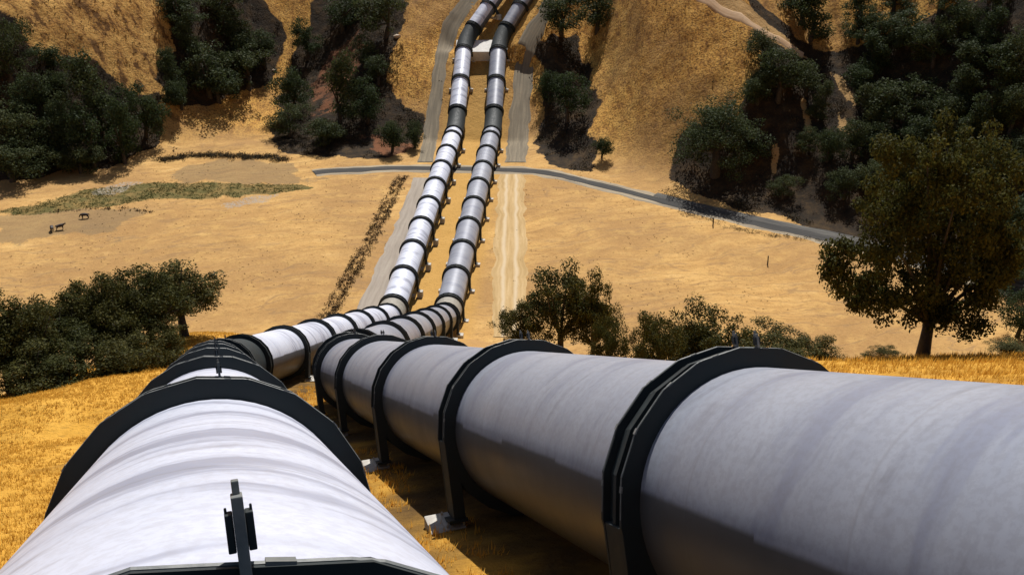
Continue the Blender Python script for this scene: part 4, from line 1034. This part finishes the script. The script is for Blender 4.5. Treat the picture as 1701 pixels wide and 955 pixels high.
# ------------------------------------------------------------------ concrete piers under the rings
ORD = ["first", "second", "third", "fourth", "fifth", "sixth", "seventh", "eighth", "ninth", "tenth", "eleventh", "twelfth"]
def piers(rt, root, cuts, side):
    cs = rt.corner; near = []; mids = []; val = []; up = []
    for q, me, lg, br in cuts:
        if not lg or q < 40: continue
        (near if q <= cs[0][0] + 0.01 else mids if q < cs[1][0] else val if q < cs[2][0] else up).append(q)
    def put(q, lab):
        c, t, r, u = rt.frame(q)
        base = c - u * (1.03 * R) 
        o = obj("concrete_pier", PIER, None, base + Vector((0, 0, -0.05))); o.rotation_euler = (0, 0, math.atan2(-t.x, t.y))
        tag(o, lab, "pier", "concrete piers under the pipelines")
    near = [q for q in near]
    for i, q in enumerate(near): put(q, "twin concrete pier under the %s near ring of the %s pipeline, counted going downhill" % (ORD[i], side))
    for i, q in enumerate(sorted(mids, reverse=True)): put(q, "concrete pier of the %s pipeline, %s one uphill of its valley bend" % (side, ORD[i]))
    for i, q in enumerate(val): put(q, "concrete pier of the %s pipeline on valley floor, %s beyond the lower bend" % (side, ORD[i]))
    for i, q in enumerate(up): put(q, "concrete pier of the %s pipeline on far hillside, %s above the valley" % (side, ORD[i]))
piers(A_rt, A_root, A_cuts, "left"); piers(B_rt, B_root, B_cuts, "right")

M_WHITE = mat_simple("white_concrete", (0.60, 0.57, 0.52), (0.74, 0.71, 0.66), 1.5)
mb = MB(); Mx = Matrix.Rotation(math.radians(24), 3, 'X')
mb.box((0, 0, -0.4), (6.1, 2.6, 2.0), Mx)
ab = obj("anchor_block", mb.mesh("anchor_block", M_WHITE, bevel=0.08), None, (-7.2, 234.6, 26.0))
tag(ab, "white concrete anchor block under the upper bend, showing between the two pipelines", "anchor block")

# boulders
def boulder(name, loc, s, seed, mat, lab):
    bm = bmesh.new(); bmesh.ops.create_icosphere(bm, subdivisions=3, radius=1.0); r = random.Random(seed)
    off = [(Vector((r.uniform(-1, 1), r.uniform(-1, 1), r.uniform(-1, 1))).normalized(), r.uniform(.55, .85)) for _ in range(14)]
    for v in bm.verts:
        for d, c in off:
            e = v.co.dot(d) - c
            if e > 0: v.co -= d * e
        v.co = Vector((v.co.x * s[0], v.co.y * s[1], v.co.z * s[2]))
    me = bpy.data.meshes.new(name); bm.to_mesh(me); bm.free(); me.materials.append(mat)
    z = float(terrain(np.array([loc[0]]), np.array([loc[1]]))[0])
    o = obj(name, me, None, (loc[0], loc[1], z + s[2] * .35)); tag(o, lab, "boulder")
M_ROCK = mat_simple("pale_rock", (0.36, 0.27, 0.19), (0.58, 0.46, 0.34), 2.0)
boulder("boulder", BOULD[0], (1.3, 1.0, 0.9), 3, M_ROCK, "pale sandstone boulder among dark oaks on the right hillside")
boulder("boulder", BOULD[1], (1.1, 0.8, 0.6), 4, M_ROCK, "small pale boulder on the brown slope left of the upper pipelines")
boulder("boulder", BOULD[2], (0.5, 0.5, 0.4), 5, M_ROCK, "small pale rock in the gully at the upper left of the golden fan")

# posts
M_WOOD = mat_simple("grey_wood", (0.05, 0.04, 0.03), (0.12, 0.095, 0.07), 8.0)
def post(loc, h, r, lab):
    mb = MB(); mb.tube([(0, 0, -.3), (0.01, 0, h * .5), (0.0, 0.02, h), (0, 0.02, h + .04)], [r, r * .95, r * .9, r * .5], 8)
    z = float(terrain(np.array([loc[0]]), np.array([loc[1]]))[0])
    o = obj("wooden_post", mb.mesh("wooden_post", M_WOOD), None, (loc[0], loc[1], z)); tag(o, lab, "post")
for loc, h, r, lab in POSTS: post(loc, h, r, lab)

# cattle
M_COW = mat_simple("dark_cow_hide", (0.016, 0.011, 0.009), (0.045, 0.028, 0.02), 2.0, 0.7, 0.1)
def cow(loc, rz, lab, graze=True):
    J = {"pel": ((-.72, 0, 1.05), .33), "mid": ((-.1, 0, 1.0), .38), "chest": ((.5, 0, 1.03), .36), "neck": ((.85, 0, 1.0 if graze else 1.25), .2), "poll": ((1.12, 0, .62 if graze else 1.42), .13), "muz": ((1.28, 0, .28 if graze else 1.25), .085),
         "tail": ((-1.02, 0, 1.05), .05), "tail2": ((-1.1, 0, .45), .03)}
    E = [("pel", "mid"), ("mid", "chest"), ("chest", "neck"), ("neck", "poll"), ("poll", "muz"), ("pel", "tail"), ("tail", "tail2")]
    for s in (-1, 1):
        q = "l" if s < 0 else "r"
        J["hip" + q] = ((-.68, s * .2, .82), .19); J["stif" + q] = ((-.52, s * .22, .66), .13); J["hock" + q] = ((-.82, s * .2, .42), .075); J["hf" + q] = ((-.76, s * .2, .0), .065)
        J["sho" + q] = ((.48, s * .2, .8), .16); J["kne" + q] = ((.52, s * .19, .38), .075); J["ff" + q] = ((.5, s * .19, 0), .06)
        E += [("pel", "hip" + q), ("hip" + q, "stif" + q), ("stif" + q, "hock" + q), ("hock" + q, "hf" + q), ("chest", "sho" + q), ("sho" + q, "kne" + q), ("kne" + q, "ff" + q)]
    names = list(J); me = bpy.data.meshes.new("cow"); me.from_pydata([J[k][0] for k in names], [(names.index(a), names.index(b)) for a, b in E], [])
    tmp = bpy.data.objects.new("cow_cage", me); COL.objects.link(tmp)
    md = tmp.modifiers.new("skin", 'SKIN'); tmp.modifiers.new("sub", 'SUBSURF').levels = 2
    for i, k in enumerate(names): me.skin_vertices[0].data[i].radius = (J[k][1], J[k][1])
    me.skin_vertices[0].data[0].use_root = True
    dg = bpy.context.evaluated_depsgraph_get(); m2 = bpy.data.meshes.new_from_object(tmp.evaluated_get(dg)); bpy.data.objects.remove(tmp)
    m2.name = "cow"; m2.materials.clear(); m2.materials.append(M_COW); m2.polygons.foreach_set("use_smooth", [True] * len(m2.polygons))
    mb = MB()
    hx, hz = (1.1, .72) if graze else (1.08, 1.5)
    for s in (-1, 1):
        mb.tube([(hx, s * .1, hz), (hx - .02, s * .24, hz + .02), (hx, s * .26, hz - .06)], [.04, .06, .01], 6)
    z = float(terrain(np.array([loc[0]]), np.array([loc[1]]))[0])
    o = obj("cow", m2, None, (loc[0], loc[1], z)); o.rotation_euler = (0, 0, rz); o.scale = (0.78, 0.85, 0.78); tag(o, lab, "cow", "cattle in the left pasture")
    obj("ears", mb.mesh("ears", M_COW), o)
for loc, rz, lab, gz in COWS: cow(loc, rz, lab, gz)
